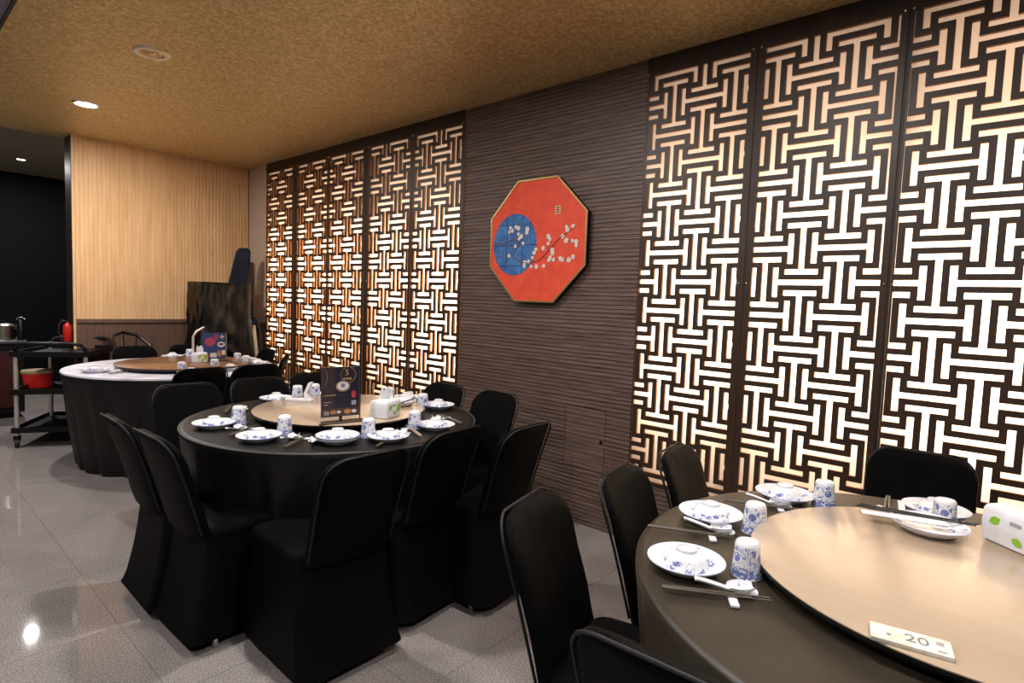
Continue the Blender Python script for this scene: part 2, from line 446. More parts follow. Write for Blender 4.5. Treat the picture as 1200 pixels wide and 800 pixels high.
# peach ribbed partition at the far end
pw = struct(link('wall_far', ribs_me('v', 1.372, WX, 1.08, CZ, 6.742, 0.0355, 0.009, 0.012, 0.2), M['peach']))
link('end_post', box_me(1.353, 1.372, 6.736, 6.95, 0.0, CZ), M['peach'], pw)
link('end_cap', box_me(1.348, 1.353, 6.740, 6.96, 0.0, CZ), M['lattice_frame'], pw)
struct(link('wall_far_low', ribs_me('v', 1.372, WX, 0.0, 1.045, 6.744, 0.03, 0.004, 0.006, 0.2), M['wainscot']))
struct(link('trim_4', box_me(1.372, WX, 6.728, 6.94, 1.045, 1.08), M['wainscot']))

# ================================================================ BACKLIT LATTICE SCREENS
PY, PZ = 0.1668, 0.1628
UY, UZ = PY/6.34, PZ/6.34
ROW0 = 2.682
def lattice_me(kind, openw):
    """fretwork board cut with interlocking upright and lying I shapes.
       local: y from 0 (left edge of the fretwork) down to -openw, z is world height, x 0..thick"""
    T = 0.016
    ca = -0.157 if kind == 'A' else -0.063        # column of the lying I in row 0
    bl, br = (0.007, 0.034) if kind == 'A' else (0.034, 0.026)
    zt, zb = ROW0+UZ/2, ROW0-14*PZ-UZ/2
    holes = []
    for row in range(-1, 16):
        zc = ROW0-row*PZ
        for k in range(-3, 5):
            yc = ca-k*PY
            lying = (row+k) % 2 == 0
            if lying:
                h = PY-2*UY; c = (PZ-2*UZ)-1.5*UZ
                R = [(yc-h, yc+h, zc-UZ/2, zc+UZ/2), (yc-h-UY/2, yc-h+UY/2, zc-c, zc+c), (yc+h-UY/2, yc+h+UY/2, zc-c, zc+c)]
            else:
                h = PZ-2*UZ; c = (PY-2*UY)-1.5*UY
                R = [(yc-UY/2, yc+UY/2, zc-h, zc+h), (yc-c, yc+c, zc-h-UZ/2, zc-h+UZ/2), (yc-c, yc+c, zc+h-UZ/2, zc+h+UZ/2)]
            for a, b, c_, d in R:
                a, b = max(a, -openw), min(b, 0.0); c_, d = max(c_, zb), min(d, zt)
                if b-a > 0.002 and d-c_ > 0.002: holes.append((a, b, c_, d))
    rnd = lambda v: round(v, 5)
    ysq = sorted({rnd(v) for h in holes for v in h[:2]} | {rnd(bl), rnd(-openw-br)})
    zsq = sorted({rnd(v) for h in holes for v in h[2:]} | {rnd(ZB), rnd(ZT)})
    iy = {v: i for i, v in enumerate(ysq)}; iz = {v: i for i, v in enumerate(zsq)}
    ny, nz = len(ysq)-1, len(zsq)-1
    solid = [[True]*nz for _ in range(ny)]
    for a, b, c_, d in holes:
        for i in range(iy[rnd(a)], iy[rnd(b)]):
            for j in range(iz[rnd(c_)], iz[rnd(d)]): solid[i][j] = False
    V = []; F = []; vid = {}; front = set()
    def v(x, y, z):
        k = (x, y, z)
        if k not in vid: vid[k] = len(V); V.append(k)
        return vid[k]
    for i in range(ny):
        j = 0
        while j < nz:
            if not solid[i][j]: j += 1; continue
            s = j
            while j < nz and solid[i][j]: j += 1
            y0, y1, z0, z1 = ysq[i], ysq[i+1], zsq[s], zsq[j]
            F.append((v(0, y0, z0), v(0, y0, z1), v(0, y1, z1), v(0, y1, z0))); front.add(len(F)-1)
            F.append((v(T, y0, z0), v(T, y1, z0), v(T, y1, z1), v(T, y0, z1))); front.add(len(F)-1)
            F.append((v(0, y0, z1), v(T, y0, z1), v(T, y1, z1), v(0, y1, z1)))
            F.append((v(0, y0, z0), v(0, y1, z0), v(T, y1, z0), v(T, y0, z0)))
    S = lambda i, j: 0 <= i < ny and solid[i][j]
    for i in range(ny+1):
        j = 0
        while j < nz:
            st = (S(i-1, j), S(i, j))
            if st[0] == st[1]: j += 1; continue
            s = j
            while j < nz and (S(i-1, j), S(i, j)) == st: j += 1
            y, z0, z1 = ysq[i], zsq[s], zsq[j]
            q = (v(0, y, z0), v(0, y, z1), v(T, y, z1), v(T, y, z0))
            F.append(q if st[1] else q[::-1])
    me = bpy.data.meshes.new('lattice'); me.from_pydata(V, [], F); me.update()
    me.materials.append(M['lattice']); me.materials.append(M['cut_edge'])
    for k, p in enumerate(me.polygons): p.material_index = 0 if k in front else 1
    return me
OPW = 0.560
LAT = {k: lattice_me(k, OPW) for k in 'AB'}
SCREW = lathe_me([(0, 0.0), (0.006, 0.0), (0.0065, 0.002), (0.005, 0.005), (0, 0.006)], 12)
def screen(yl, kind, label, group, pw=1.0):
    root = tag(empty('lattice_screen', (WX-0.010, yl, 0)), label, 'screen', group)
    link('lattice_board', LAT[kind], None, root)
    df = link('light_diffuser', box_me(0.0215, 0.0255, -OPW-0.020, 0.007, ZB+0.002, ZT-0.002), M['diffuser'], root)
    for yy in (0.0035 if kind == 'A' else 0.020, -OPW-0.014):
        for zz in (ZT-0.012, 1.535, ZB+0.012):
            link('screw', SCREW, M['chrome'], root, (0, yy, zz), (0, -PI/2, 0))
    # lamps inside the light box behind the diffuser
    area('light_box_lamp', (3.195, yl-OPW/2, 1.40), 1.2, 0.5, BOX_W*pw, (1.0, 0.88, 0.74), (0, PI/2, 0))
    area('light_box_lamp', (3.195, yl-OPW/2, (ZB+ZT)/2), 2.25, 0.54, BOX_W2, (1.0, 0.73, 0.60), (0, PI/2, 0))
    return root
RY = [1.662, 1.028, 0.420, -0.188, -0.796]  # last two stand out of view, added for their light
RL = ['backlit brown fretwork screen beside the right edge of the red octagon wall', 'backlit fretwork screen, second from the feature wall behind the right table',
      'backlit fretwork screen behind the wide black chair at the frame right', 'unseen backlit fretwork screen added for light, just outside the right of the frame', 'unseen backlit fretwork screen added for light, furthest behind the camera side']
for i, y in enumerate(RY): screen(y, 'ABABA'[i], RL[i], 'backlit fretwork screens behind the right table')
LY = [6.281, 5.612, 5.020, 4.355, 3.753]
LL = ['backlit fretwork screen in the far corner next to the leaning bags', 'backlit fretwork screen, second from the far corner', 'backlit fretwork screen, middle of the left bank of five',
      'backlit fretwork screen right above the menu stand on the middle table', 'backlit fretwork screen touching the left edge of the striped dark wall']
for i, y in enumerate(LY): screen(y, 'ABABA'[i], LL[i], 'backlit fretwork screens of the left bank', 1.3)
# posts between neighbouring boards
def posts(ylist, kinds, lo, hi):
    edges = []
    for i, y in enumerate(ylist):
        L = y+(0.007 if kinds[i] == 'A' else 0.034); R = y-OPW-(0.034 if kinds[i] == 'A' else 0.026); edges.append((L, R))
    gaps = [(hi, edges[0][0])]+[(edges[i][1], edges[i+1][0]) for i in range(len(edges)-1)]+[(edges[-1][1], lo)]
    for i, (a, b) in enumerate(gaps):
        a2, b2 = a-0.0005, b+(0.0025 if i < len(kinds) and kinds[i] == 'A' else 0.0005)
        if a2-b2 > 0.003:
            o = link('screen_post', box_me(WX-0.002, 3.07, b2, a2, ZB, ZT), M['lattice_frame'])
            struct(o)
posts(RY, 'ABABA', RS0, RS1); posts(LY, 'ABABA', LS0, LS1)

# ================================================================ RED OCTAGON PAINTING
def painting():
    cy, cz, R = 2.42, 1.805, 0.405
    t = tag(empty('wall_painting', (WX-0.004, cy, cz)), 'red octagonal painting of blossom branches over a blue disc', 'painting')
    def octo(s): return [(s*R/math.cos(PI/8)*math.cos(PI/8+k*PI/4), s*R*1.0/math.cos(PI/8)*math.sin(PI/8+k*PI/4)) for k in range(8)]
    def face(name, pts, x0, th, m, bevel=0.0):
        return link(name, poly_me(pts, th, 'x', bevel), m, t, (x0, 0, 0))
    face('box_side', octo(0.985), -0.040, 0.040, M['black_plastic'])
    m = mat('red_canvas', (0.68, 0.045, 0.018), 0.6); k = NT(m); nz = k.noise(k.obj(), 12, 4)
    k.lk(k.ramp(nz, [(0.3, (0.72, 0.062, 0.024)), (0.7, (0.86, 0.092, 0.040))]), k.b.inputs['Base Color'])
    face('canvas', octo(0.975), -0.0425, 0.003, m)
    # gold frame ring
    bm = bmesh.new(); rr = []
    for s, x in ((1.0, -0.041), (1.0, -0.048), (0.972, -0.048), (0.972, -0.040)):
        rr.append([bm.verts.new((x, a, b)) for a, b in octo(s)])
    for A, B in zip(rr, rr[1:]):
        for i in range(8): bm.faces.new((A[i], A[(i+1) % 8], B[(i+1) % 8], B[i]))
    link('gold_frame', finish(bm), M['gold'], t)
    # blue disc with a dark trellis print; image-left is +y
    md = mat('blue_disc', (0.03, 0.14, 0.42), 0.6); q = NT(md)
    v = q.obj(); sp = q.n('ShaderNodeSeparateXYZ'); q.lk(v, sp.inputs[0])
    def lines(o, s, wd): 
        f = q.math('FRACT', q.math('MULTIPLY', q.math('ADD', o, 1.0), s)); return q.math('LESS_THAN', f, wd)
    fine = q.math('MAXIMUM', lines(sp.outputs[1], 62, 0.2), lines(sp.outputs[2], 62, 0.2))
    big = q.math('MAXIMUM', lines(sp.outputs[1], 7.2, 0.035), lines(sp.outputs[2], 7.2, 0.035))
    nz = q.noise(v, 9, 2); region = q.math('GREATER_THAN', nz, 0.46)
    base = q.ramp(q.noise(v, 14, 3), [(0.3, (0.03, 0.13, 0.36)), (0.7, (0.08, 0.24, 0.55))])
    c1 = q.mix(q.math('MULTIPLY', q.math('MULTIPLY', fine, region), 0.85), base, (0.012, 0.04, 0.14)); c2 = q.mix(big, c1, (0.01, 0.02, 0.06))
    q.lk(c2, q.b.inputs['Base Color'])
    D = (0.182, -0.020, 0.192)
    face('blue_disc', [(D[0]+D[2]*math.cos(2*PI*i/56), D[1]+D[2]*1.08*math.sin(2*PI*i/56)) for i in range(56)], -0.0445, 0.002, md)
    # branches (coordinates: a = right in the picture, b = up), converted to y = -a
    br = mat('branch_paint', (0.20, 0.06, 0.05), 0.7)
    def P(px, py):       # picture pixels of the 540..720 x 180..380 close view (x4) to painting plane
        return (-(px-358)/ (450/0.81), -(py-398)/ (580/0.81))
    bs = [([(160, 400), (200, 410), (250, 385), (285, 400), (265, 440), (250, 470), (290, 495), (330, 505)], 0.0035),
          ([(250, 385), (235, 360), (240, 335)], 0.002), ([(285, 400), (300, 370), (320, 345)], 0.002), ([(265, 430), (300, 410)], 0.0018),
          ([(330, 505), (380, 490), (420, 450), (460, 400), (500, 370), (535, 345)], 0.0026), ([(420, 450), (415, 400), (425, 380)], 0.0018),
          ([(350, 500), (350, 460), (362, 430)], 0.002), ([(400, 480), (440, 485), (490, 490), (540, 478)], 0.0018), ([(480, 385), (500, 405), (540, 420)], 0.0018), ([(500, 370), (498, 330)], 0.0016)]
    for pts, r in bs:
        link('branch', tube_me([(-0.0455, *P(*p)) for p in pts], r, 5), br, t)
    cream = mat('blossom_cream', (0.78, 0.66, 0.58), 0.7); core = mat('blossom_core', (0.6, 0.25, 0.15), 0.7)
    fl_ = [(235, 330), (230, 350), (262, 328), (275, 335), (245, 345), (275, 362), (290, 375), (280, 385), (318, 342), (316, 358), (300, 408), (232, 466), (262, 420),
           (312, 500), (310, 515), (330, 495), (343, 520), (348, 478), (362, 440), (355, 455), (402, 518), (368, 520), (397, 435), (418, 382), (425, 395), (418, 415),
           (438, 445), (430, 480), (440, 460), (425, 490), (445, 490), (475, 485), (485, 492), (512, 492), (530, 480), (482, 385), (498, 405), (497, 345), (502, 360), (525, 343), (524, 408), (540, 412), (542, 428)]
    bm = bmesh.new(); petal_r = 0.0078
    fm = lathe_me([(0, 0.0), (0.006, 0.0005), (0.0085, 0.0012), (0.007, 0.002), (0, 0.0018)], 9)
    bm = bmesh.new()
    for k in range(5):
        a = 2*PI*k/5; c = Vector((0, math.cos(a), math.sin(a)))*0.0080
        ring = [bm.verts.new((0, c.y+0.0072*math.cos(2*PI*i/8), c.z+0.0072*math.sin(2*PI*i/8))) for i in range(8)]
        top = bm.verts.new((-0.0022, c.y, c.z))
        for i in range(8): bm.faces.new((ring[i], ring[(i+1) % 8], top))
    fm = finish(bm)
    for i, p in enumerate(fl_):
        y, z = P(*p); o = link('blossom', fm, cream, t, (-0.0462, y, z), (random.uniform(0, 6), 0, 0)); s = random.uniform(0.85, 1.25); o.scale = (1, s, s)
    y, z = P(455, 264)
    ms = mat('seal_paint', (0.72, 0.42, 0.27), 0.7); sp2 = box_me(-0.0440, -0.0425, y-0.022, y+0.022, z-0.027, z+0.027)
    sl = link('seal', sp2, ms, t)
    for k in range(3): link('seal_stroke', box_me(-0.0446, -0.0438, y-0.016, y+0.016, z-0.018+0.016*k, z-0.013+0.016*k), br, sl)
    link('seal_stroke', box_me(-0.0446, -0.0438, y-0.003, y+0.003, z-0.02, z+0.02), br, sl)
painting()

# ================================================================ DOWNLIGHTS
def downlight(x, y, lit, label, power=None, z=CZ, sc=1.0):
    t = tag(empty('downlight', (x, y, z)), label, 'ceiling light'); t.scale = (sc, sc, 1)
    if lit:
        link('trim_ring', lathe_me([(0.062, -0.001), (0.062, -0.006), (0.076, -0.008), (0.081, -0.001)], 40), M['steel'], t)
        em = mat('lit_lens', (1, 1, 1), 0.5, emit=(1.0, 0.98, 0.96), es=14.0)
        link('lens', lathe_me([(0, -0.0045), (0.061, -0.0035), (0.0615, -0.001)], 32), em, t)
        spot((x, y, z-0.012), power or SPOT_W)
    else:
        t.scale = (1.35, 1.35, 1.2)
        rim = mat('beige_rim', (0.92, 0.84, 0.66), 0.4)
        link('trim_ring', lathe_me([(0.050, -0.001), (0.050, -0.008), (0.066, -0.010), (0.072, -0.001)], 40), rim, t)
        link('reflector', lathe_me([(0.012, -0.0012), (0.02, -0.0045), (0.026, -0.0015), (0.034, -0.0045), (0.041, -0.0015), (0.049, -0.006), (0.0495, -0.001)], 32), M['gold'], t)
        link('bulb', lathe_me([(0, -0.012), (0.010, -0.0105), (0.015, -0.005), (0.015, -0.001)], 20), M['steel'], t)
downlight(1.21, 5.53, True, 'lit white recessed downlight in the gold ceiling left of the partition top', None, CZ, 1.15)
downlight(1.20, 3.99, False, 'unlit beige rimmed downlight in the middle of the gold ceiling')
downlight(1.27, 8.62, True, 'small lit downlight in the dim ceiling beyond the partition', 50, CZ+0.004, 0.62)
downlight(1.24, 2.45, True, 'lit downlight above the aisle just outside the top of the frame', 32)
downlight(1.24, 0.90, True, 'lit downlight above the camera side of the right table', 30)
downlight(1.24, -0.62, True, 'lit downlight behind the camera', 28)
for yy, lb in ((5.53, 'far'), (2.45, 'middle'), (-0.62, 'near')):  # side row out of view, added as broad fill on the feature wall
    downlight(-0.75, yy, True, 'unseen fill downlight added in the grey side ceiling, %s one' % lb, 34, CZ+0.012)

# ================================================================ CHAIRS
def make_chair():
    t = tag(empty('banquet_chair'), 'black covered banquet chair', 'chair')
    # faces +x (local); back at x<0. origin on the floor under the backrest
    W, H = 0.368, 0.850
    zs = [0.44, 0.50, 0.58, 0.68, 0.74, 0.775, 0.805, 0.828, 0.843, 0.850]
    def halfw(z):
        base = W/2*(1.0-0.05*(1-(z-0.44)/0.41))
        r = 0.085
        if z > H-r: base = base-r+math.sqrt(max(0, r*r-(z-(H-r))**2))
        return base
    lean = lambda z: -0.115*(z-0.44)/0.41-0.02*max(0, (z-0.6)/0.27)**2
    rings = []
    N = 28
    for z in zs:
        hw = halfw(z); top = (z-0.44)/0.41; th = 0.030-0.008*top if z < 0.83 else 0.019-(z-0.83)*0.4
        ring = []
        for i in range(N):
            a = 2*PI*i/N; c, s = math.cos(a), math.sin(a)
            yy = hw*math.copysign(abs(s)**0.55, s); xx = th*math.copysign(abs(c)**0.7, c)
            bow = 0.022*(1-(yy/(W/2))**2)      # back curves round the sitter
            ring.append((lean(z)+xx-bow+0.01*math.sin(z*31+yy*17)*0.25, yy, z))
        rings.append(ring)
    link('backrest', loft_me(rings), M['chair_cover'], t, smooth=True)
    # piping along the outer edge of the backrest
    pts = []
    for sgn in (1, -1):
        seq = [(0.46, sgn), (0.56, sgn), (0.66, sgn), (0.73, sgn), (0.765, sgn), (0.79, sgn), (0.81, sgn), (0.827, sgn), (0.839, sgn), (0.847, sgn), (0.8495, sgn)]
        if sgn == -1: seq = seq[::-1]
        for z, s in seq:
            y = s*halfw(z); pts.append((lean(z)-0.006-0.022*(1-(y/(W/2))**2)-0.016, y*0.995, z+0.001))
    link('piping', tube_me(pts, 0.0042, 6), M['piping'], t)
    # seat cushion
    rings = []
    for z, g in ((0.425, 0.0), (0.445, 0.006), (0.465, 0.006), (0.478, -0.004), (0.485, -0.03), (0.488, -0.08)):
        rings.append([(0.200+x, y, z) for x, y in rrect(0.40+2*g, 0.375+2*g, 0.05+g*0.3)])
    link('seat', loft_me(rings), M['chair_cover'], t, smooth=True)
    # skirt of the stretch cover, down to the feet, with hanging folds and a scalloped hem
    rings = []
    base = rrect(1, 1, 0.12, 9)
    for k, z in enumerate((0.455, 0.40, 0.30, 0.20, 0.10, 0.045, 0.022)):
        f = (0.455-z)/0.43; ring = []
        for i, (x, y) in enumerate(base):
            a = math.atan2(y, x); fold = 1+0.022*f*math.sin(a*12+1.3*math.sin(a*3))
            sx, sy = 0.41+0.05*f, 0.378+0.055*f
            zz = z
            if k >= 5: zz = z+0.030*abs(math.sin(2*a+0.0))**2 if k == 6 else z+0.018*abs(math.sin(2*a))**2
            ring.append((0.198+x*sx*fold-(0.055*f*f if x < 0 else 0), y*sy*fold, zz if k else z))
        rings.append(ring)
    # corners of the rounded rectangle hold the feet, hem dips between them
    link('skirt', loft_me(rings, cap=False), M['chair_cover'], t, smooth=True)
    fm = lathe_me([(0, 0.0), (0.012, 0.0), (0.013, 0.004), (0.0115, 0.05), (0, 0.05)], 14)
    for x in (0.02, 0.375):
        for y in (-0.172, 0.172): link('foot', fm, M['chrome'], t, (x, y, 0))
    return t
chair = make_chair()
CH = [ # centre of the top edge x, y, facing(deg), label, group
 (1.185, 1.67, 90, 'black covered chair turned away, front centre of the middle table', 'm'),
 (1.67, 1.75, 96, 'black covered chair turned away, just right of the front centre chair', 'm'),
 (1.98, 1.60, 94, 'black chair turned away, right front of middle table, overlapping the one behind', 'm'),
 (2.53, 2.30, 176, 'black covered chair against the striped dark wall, right of the middle table', 'm'),
 (2.51, 2.74, 180, 'black covered chair before the rightmost left-bank screen, behind the middle table', 'm'),
 (0.70, 2.84, 0, 'black covered chair seen edge on, leftmost of the middle table', 'm'),
 (0.72, 2.45, 2, 'black covered chair seen edge on with its seat showing, front left', 'm'),
 (1.25, 3.60, -92, 'wrinkled black covered chair behind the left rim of the middle table', 'm'),
 (1.68, 3.62, -90, 'black covered chair behind the middle table, second from the left', 'm'),
 (2.08, 3.66, -93, 'black covered chair half hidden behind the menu on the middle table', 'm'),
 (1.22, 0.985, -76, 'large black chair left of the right table, its whole back showing', 'r'),
 (1.66, 0.96, -80, 'black chair between the large near chair and the first right screen', 'r'),
 (2.09, 0.97, -83, 'black chair against the first right fretwork screen', 'r'),
 (2.84, 0.250, 184, 'wide black chair back before the fretwork behind the right table', 'r'),
 (2.78, -0.27, 172, 'black chair cut off by the right edge of the picture', 'r'),
 (0.82, 0.38, 2, 'black chair of which only the top edge shows at the bottom of the picture', 'r'),
 (1.60, 4.30, 90, 'black covered chair turned away, front left of the far white table', 'f'),
 (2.00, 4.31, 92, 'black covered chair turned away, front right of the far white table', 'f'),
 (2.54, 4.90, 150, 'narrow edge on black chair between far table and the fretwork', 'f'),
 (2.62, 5.40, 176, 'black covered chair right of the far table next to the corner screen', 'f'),
 (1.70, 6.20, -90, 'dark chair behind the far table by the wainscot, left one', 'f'),
 (2.16, 6.18, -92, 'dark chair behind the far table by the wainscot, right one', 'f'),
]
GR = {'m': 'chairs round the middle table', 'r': 'chairs round the right table', 'f': 'chairs round the far table'}
TOPOFF = 0.150
for x, y, deg, lb, g in CH:
    a = math.radians(deg); place(chair, (x+TOPOFF*math.cos(a), y+TOPOFF*math.sin(a), 0), a, lb, GR[g])

# ================================================================ TABLES
def cloth_me(r, zt, folds, seed, amp=0.02, flare=-0.10, seg=180):
    rings = []
    rnd = random.Random(seed); ph = [rnd.uniform(0, 6.28) for _ in range(4)]
    prof = [(0.5*r, zt), (r-0.02, zt), (r-0.006, zt-0.002), (r, zt-0.008), (r+0.001, zt-0.03), (r, zt-0.10), (r, zt-0.22), (r, zt-0.40), (r, zt-0.60), (r, 0.012)]
    for k, (rr, z) in enumerate(prof):
        f = max(0, (zt-0.02-z)/(zt-0.02)); ring = []
        for i in range(seg):
            a = 2*PI*i/seg
            wv = math.sin(folds*a+ph[0]+1.2*math.sin(3*a+ph[1]))*0.7+math.sin((folds*2+1)*a+ph[2])*0.3
            q = rr+(amp*wv*min(1, f*2.2)+flare*f if f > 0 else 0)
            ring.append((q*math.cos(a), q*math.sin(a), z))
        rings.append(ring)
    bm = bmesh.new(); R = [[bm.verts.new(p) for p in r_] for r_ in rings]
    for A, B in zip(R, R[1:]):
        for i in range(seg): bm.faces.new((A[i], A[(i+1) % seg], B[(i+1) % seg], B[i]))
    c = bm.verts.new((0, 0, zt))
    for i in range(seg): bm.faces.new((c, R[0][i], R[0][(i+1) % seg]))
    return finish(bm, smooth=True, angle=70)
def table(cx, cy, r, tname, cname, cm, seed, hem=False):
    t = tag(empty('round_table', (cx, cy, 0)), tname, 'table', 'round banquet tables')
    link('tabletop', lathe_me([(0, 0.715), (r-0.02, 0.715), (r-0.008, 0.72), (r-0.008, 0.742), (0, 0.744)], 64), M['dark_board'], t)
    for k in range(4):
        a = PI/4+k*PI/2; link('leg', tube_me([(0.10*math.cos(a), 0.10*math.sin(a), 0.71), (0.14*math.cos(a), 0.14*math.sin(a), 0.3), (0.34*math.cos(a), 0.34*math.sin(a), 0.013)], 0.016, 8), M['chrome'], t)
    c = link('tablecloth', cloth_me(r, 0.75, 22, seed), cm, None, (cx, cy, 0)); tag(c, cname, 'tablecloth', 'tablecloths')
    if hem: link('hem', tube_me([((r+0.0015)*math.cos(2*PI*i/96), (r+0.0015)*math.sin(2*PI*i/96), 0.744) for i in range(96)], 0.0035, 6, True), M['hem'], c)
    return t
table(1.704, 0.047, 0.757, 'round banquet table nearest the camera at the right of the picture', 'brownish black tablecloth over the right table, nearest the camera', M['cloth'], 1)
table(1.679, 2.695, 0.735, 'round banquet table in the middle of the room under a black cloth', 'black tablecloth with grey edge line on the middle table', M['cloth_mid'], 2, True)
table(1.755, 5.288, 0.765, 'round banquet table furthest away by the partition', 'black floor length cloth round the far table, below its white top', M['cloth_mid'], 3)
wt = link('table_cover', lathe_me([(0, 0.7505), (0.745, 0.7505), (0.7665, 0.748), (0.7695, 0.745), (0.7695, 0.738), (0.771, 0.738), (0.771, 0.746), (0.7675, 0.7515), (0.745, 0.754), (0, 0.754)], 96), M['white_cloth'], None, (1.755, 5.288, 0))
tag(wt, 'white round cover on top of the far table', 'tablecloth')

def turntable(cx, cy, r, m, label, zt=0.79, zb=0.75):
    t = tag(empty('turntable', (cx, cy, zb)), label, 'turntable', 'turntables'); h = zt-zb
    link('bearing', lathe_me([(0, 0.0005), (0.16, 0.0005), (0.16, h-0.024), (0, h-0.024)], 40), M['black_plastic'], t)
    link('disc', lathe_me([(0, h-0.0235), (r-0.012, h-0.0235), (r-0.001, h-0.012), (r-0.0005, h-0.003), (0, h-0.003)], 128), M['black_gloss'], t)
    link('laminate_top', lathe_me([(0, h-0.003), (r, h-0.003), (r, h-0.0006), (r-0.001, h), (0, h)], 128), m, t)
turntable(1.707, 0.040, 0.474, M['turn'], 'large glossy beige turntable on the right table')
turntable(1.722, 2.725, 0.445, M['turn'], 'beige turntable carrying the menu stand on the middle table')
turntable(1.80, 5.20, 0.50, M['far_turn'], 'brown wooden turntable on the far white table', 0.793, 0.754)

# ================================================================ TABLEWARE
def tw(name, me, m, cat):
    o = link(name, me, m, None, (0, 0, -5)); o['category'] = cat; return o
PLATE = tw('plate', lathe_me([(0, 0.004), (0.048, 0.004), (0.056, 0.006), (0.076, 0.014), (0.0925, 0.0255), (0.0945, 0.0268), (0.0955, 0.0250), (0.080, 0.0115), (0.062, 0.002), (0.060, 0.0), (0.056, 0.0), (0.054, 0.0022), (0, 0.0022)], 64), M['plate'], 'plate')
# bowl upside down: rim at the bottom, foot ring on top
BOWL = tw('bowl', lathe_me([(0.0535, 0.0), (0.0555, 0.001), (0.0548, 0.006), (0.0525, 0.016), (0.0490, 0.026), (0.0430, 0.034), (0.034, 0.0385), (0.0262, 0.0405), (0.0250, 0.0480), (0.0225, 0.0485), (0.0215, 0.0425), (0, 0.0415)], 56), M['bowl'], 'bowl')
CUP = tw('cup', lathe_me([(0.0355, 0.0), (0.0372, 0.001), (0.0352, 0.012), (0.0325, 0.030), (0.0305, 0.055), (0.0295, 0.075), (0.0280, 0.082), (0.0245, 0.0865), (0.0225, 0.0868), (0.0205, 0.0835), (0, 0.083)], 48), M['cup'], 'cup')
def spoon_me(L=0.135):
    n, mseg = 22, 8; rows = []
    for i in range(n+1):
        t = i/n; x = -L*0.62+L*t
        if t < 0.55: wd = 0.0085+0.001*math.sin(t*5); dp = 0.0025; z = 0.022-0.020*(t/0.55)**1.2+0.003
        else:
            u = (t-0.55)/0.45; wd = 0.0085+0.0165*math.sin(PI*min(1, u*0.93+0.02))**0.7; dp = 0.0025+0.010*math.sin(PI*u)**0.8; z = 0.005+0.004*u
        rows.append([(x, wd*math.sin(PI*(k/mseg-0.5)), z+(0.010 if t >= 0.55 else 0.004)*(1-math.cos(PI*(k/mseg-0.5)))*0.9-dp*0.25*math.cos(PI*(k/mseg-0.5))) for k in range(mseg+1)])
    bm = bmesh.new(); V = [[bm.verts.new(p) for p in r] for r in rows]
    W_ = [[bm.verts.new((p[0], p[1]*0.97, p[2]-0.0028)) for p in r] for r in rows]
    for A, s in ((V, 1), (W_, -1)):
        for i in range(n):
            for k in range(mseg): bm.faces.new((A[i][k], A[i][k+1], A[i+1][k+1], A[i+1][k]))
    for i in range(n):
        for k in (0, mseg): bm.faces.new((V[i][k], V[i+1][k], W_[i+1][k], W_[i][k]))
    for i in (0, n):
        for k in range(mseg): bm.faces.new((V[i][k], V[i][k+1], W_[i][k+1], W_[i][k]))
    return finish(bm, smooth=True, angle=60)
SPOON = tw('soup_spoon', spoon_me(), M['spoon'], 'spoon')
REST = tw('spoon_rest', lathe_me([(0, 0.0015), (0.018, 0.0018), (0.027, 0.006), (0.030, 0.008), (0.0305, 0.0072), (0.021, 0.0006), (0.018, 0.0), (0, 0.0)], 32), M['plate'], 'spoon rest')
CREST = tw('chopstick_rest', box_me(-0.010, 0.010, -0.022, 0.022, 0.0, 0.009, 0.004, 3), M['white_ceramic'], 'chopstick rest')
def stick_me(L, r0=0.0036, r1=0.0022):
    return tube_me([(-L/2, 0, 0), (-L/4, 0, 0), (0, 0, 0), (L/4, 0, 0), (L/2, 0, 0)], 0, 8, radii=[r0, r0, (r0+r1)/2, r1, r1*0.8])
STICK = tw('chopstick', stick_me(0.235), M['stick'], 'chopstick')
STICKB = tw('chopstick', stick_me(0.235), M['brown_stick'], 'chopstick')
SERVE = tw('serving_chopstick', stick_me(0.29, 0.004, 0.0028), M['black_gloss'], 'chopstick')

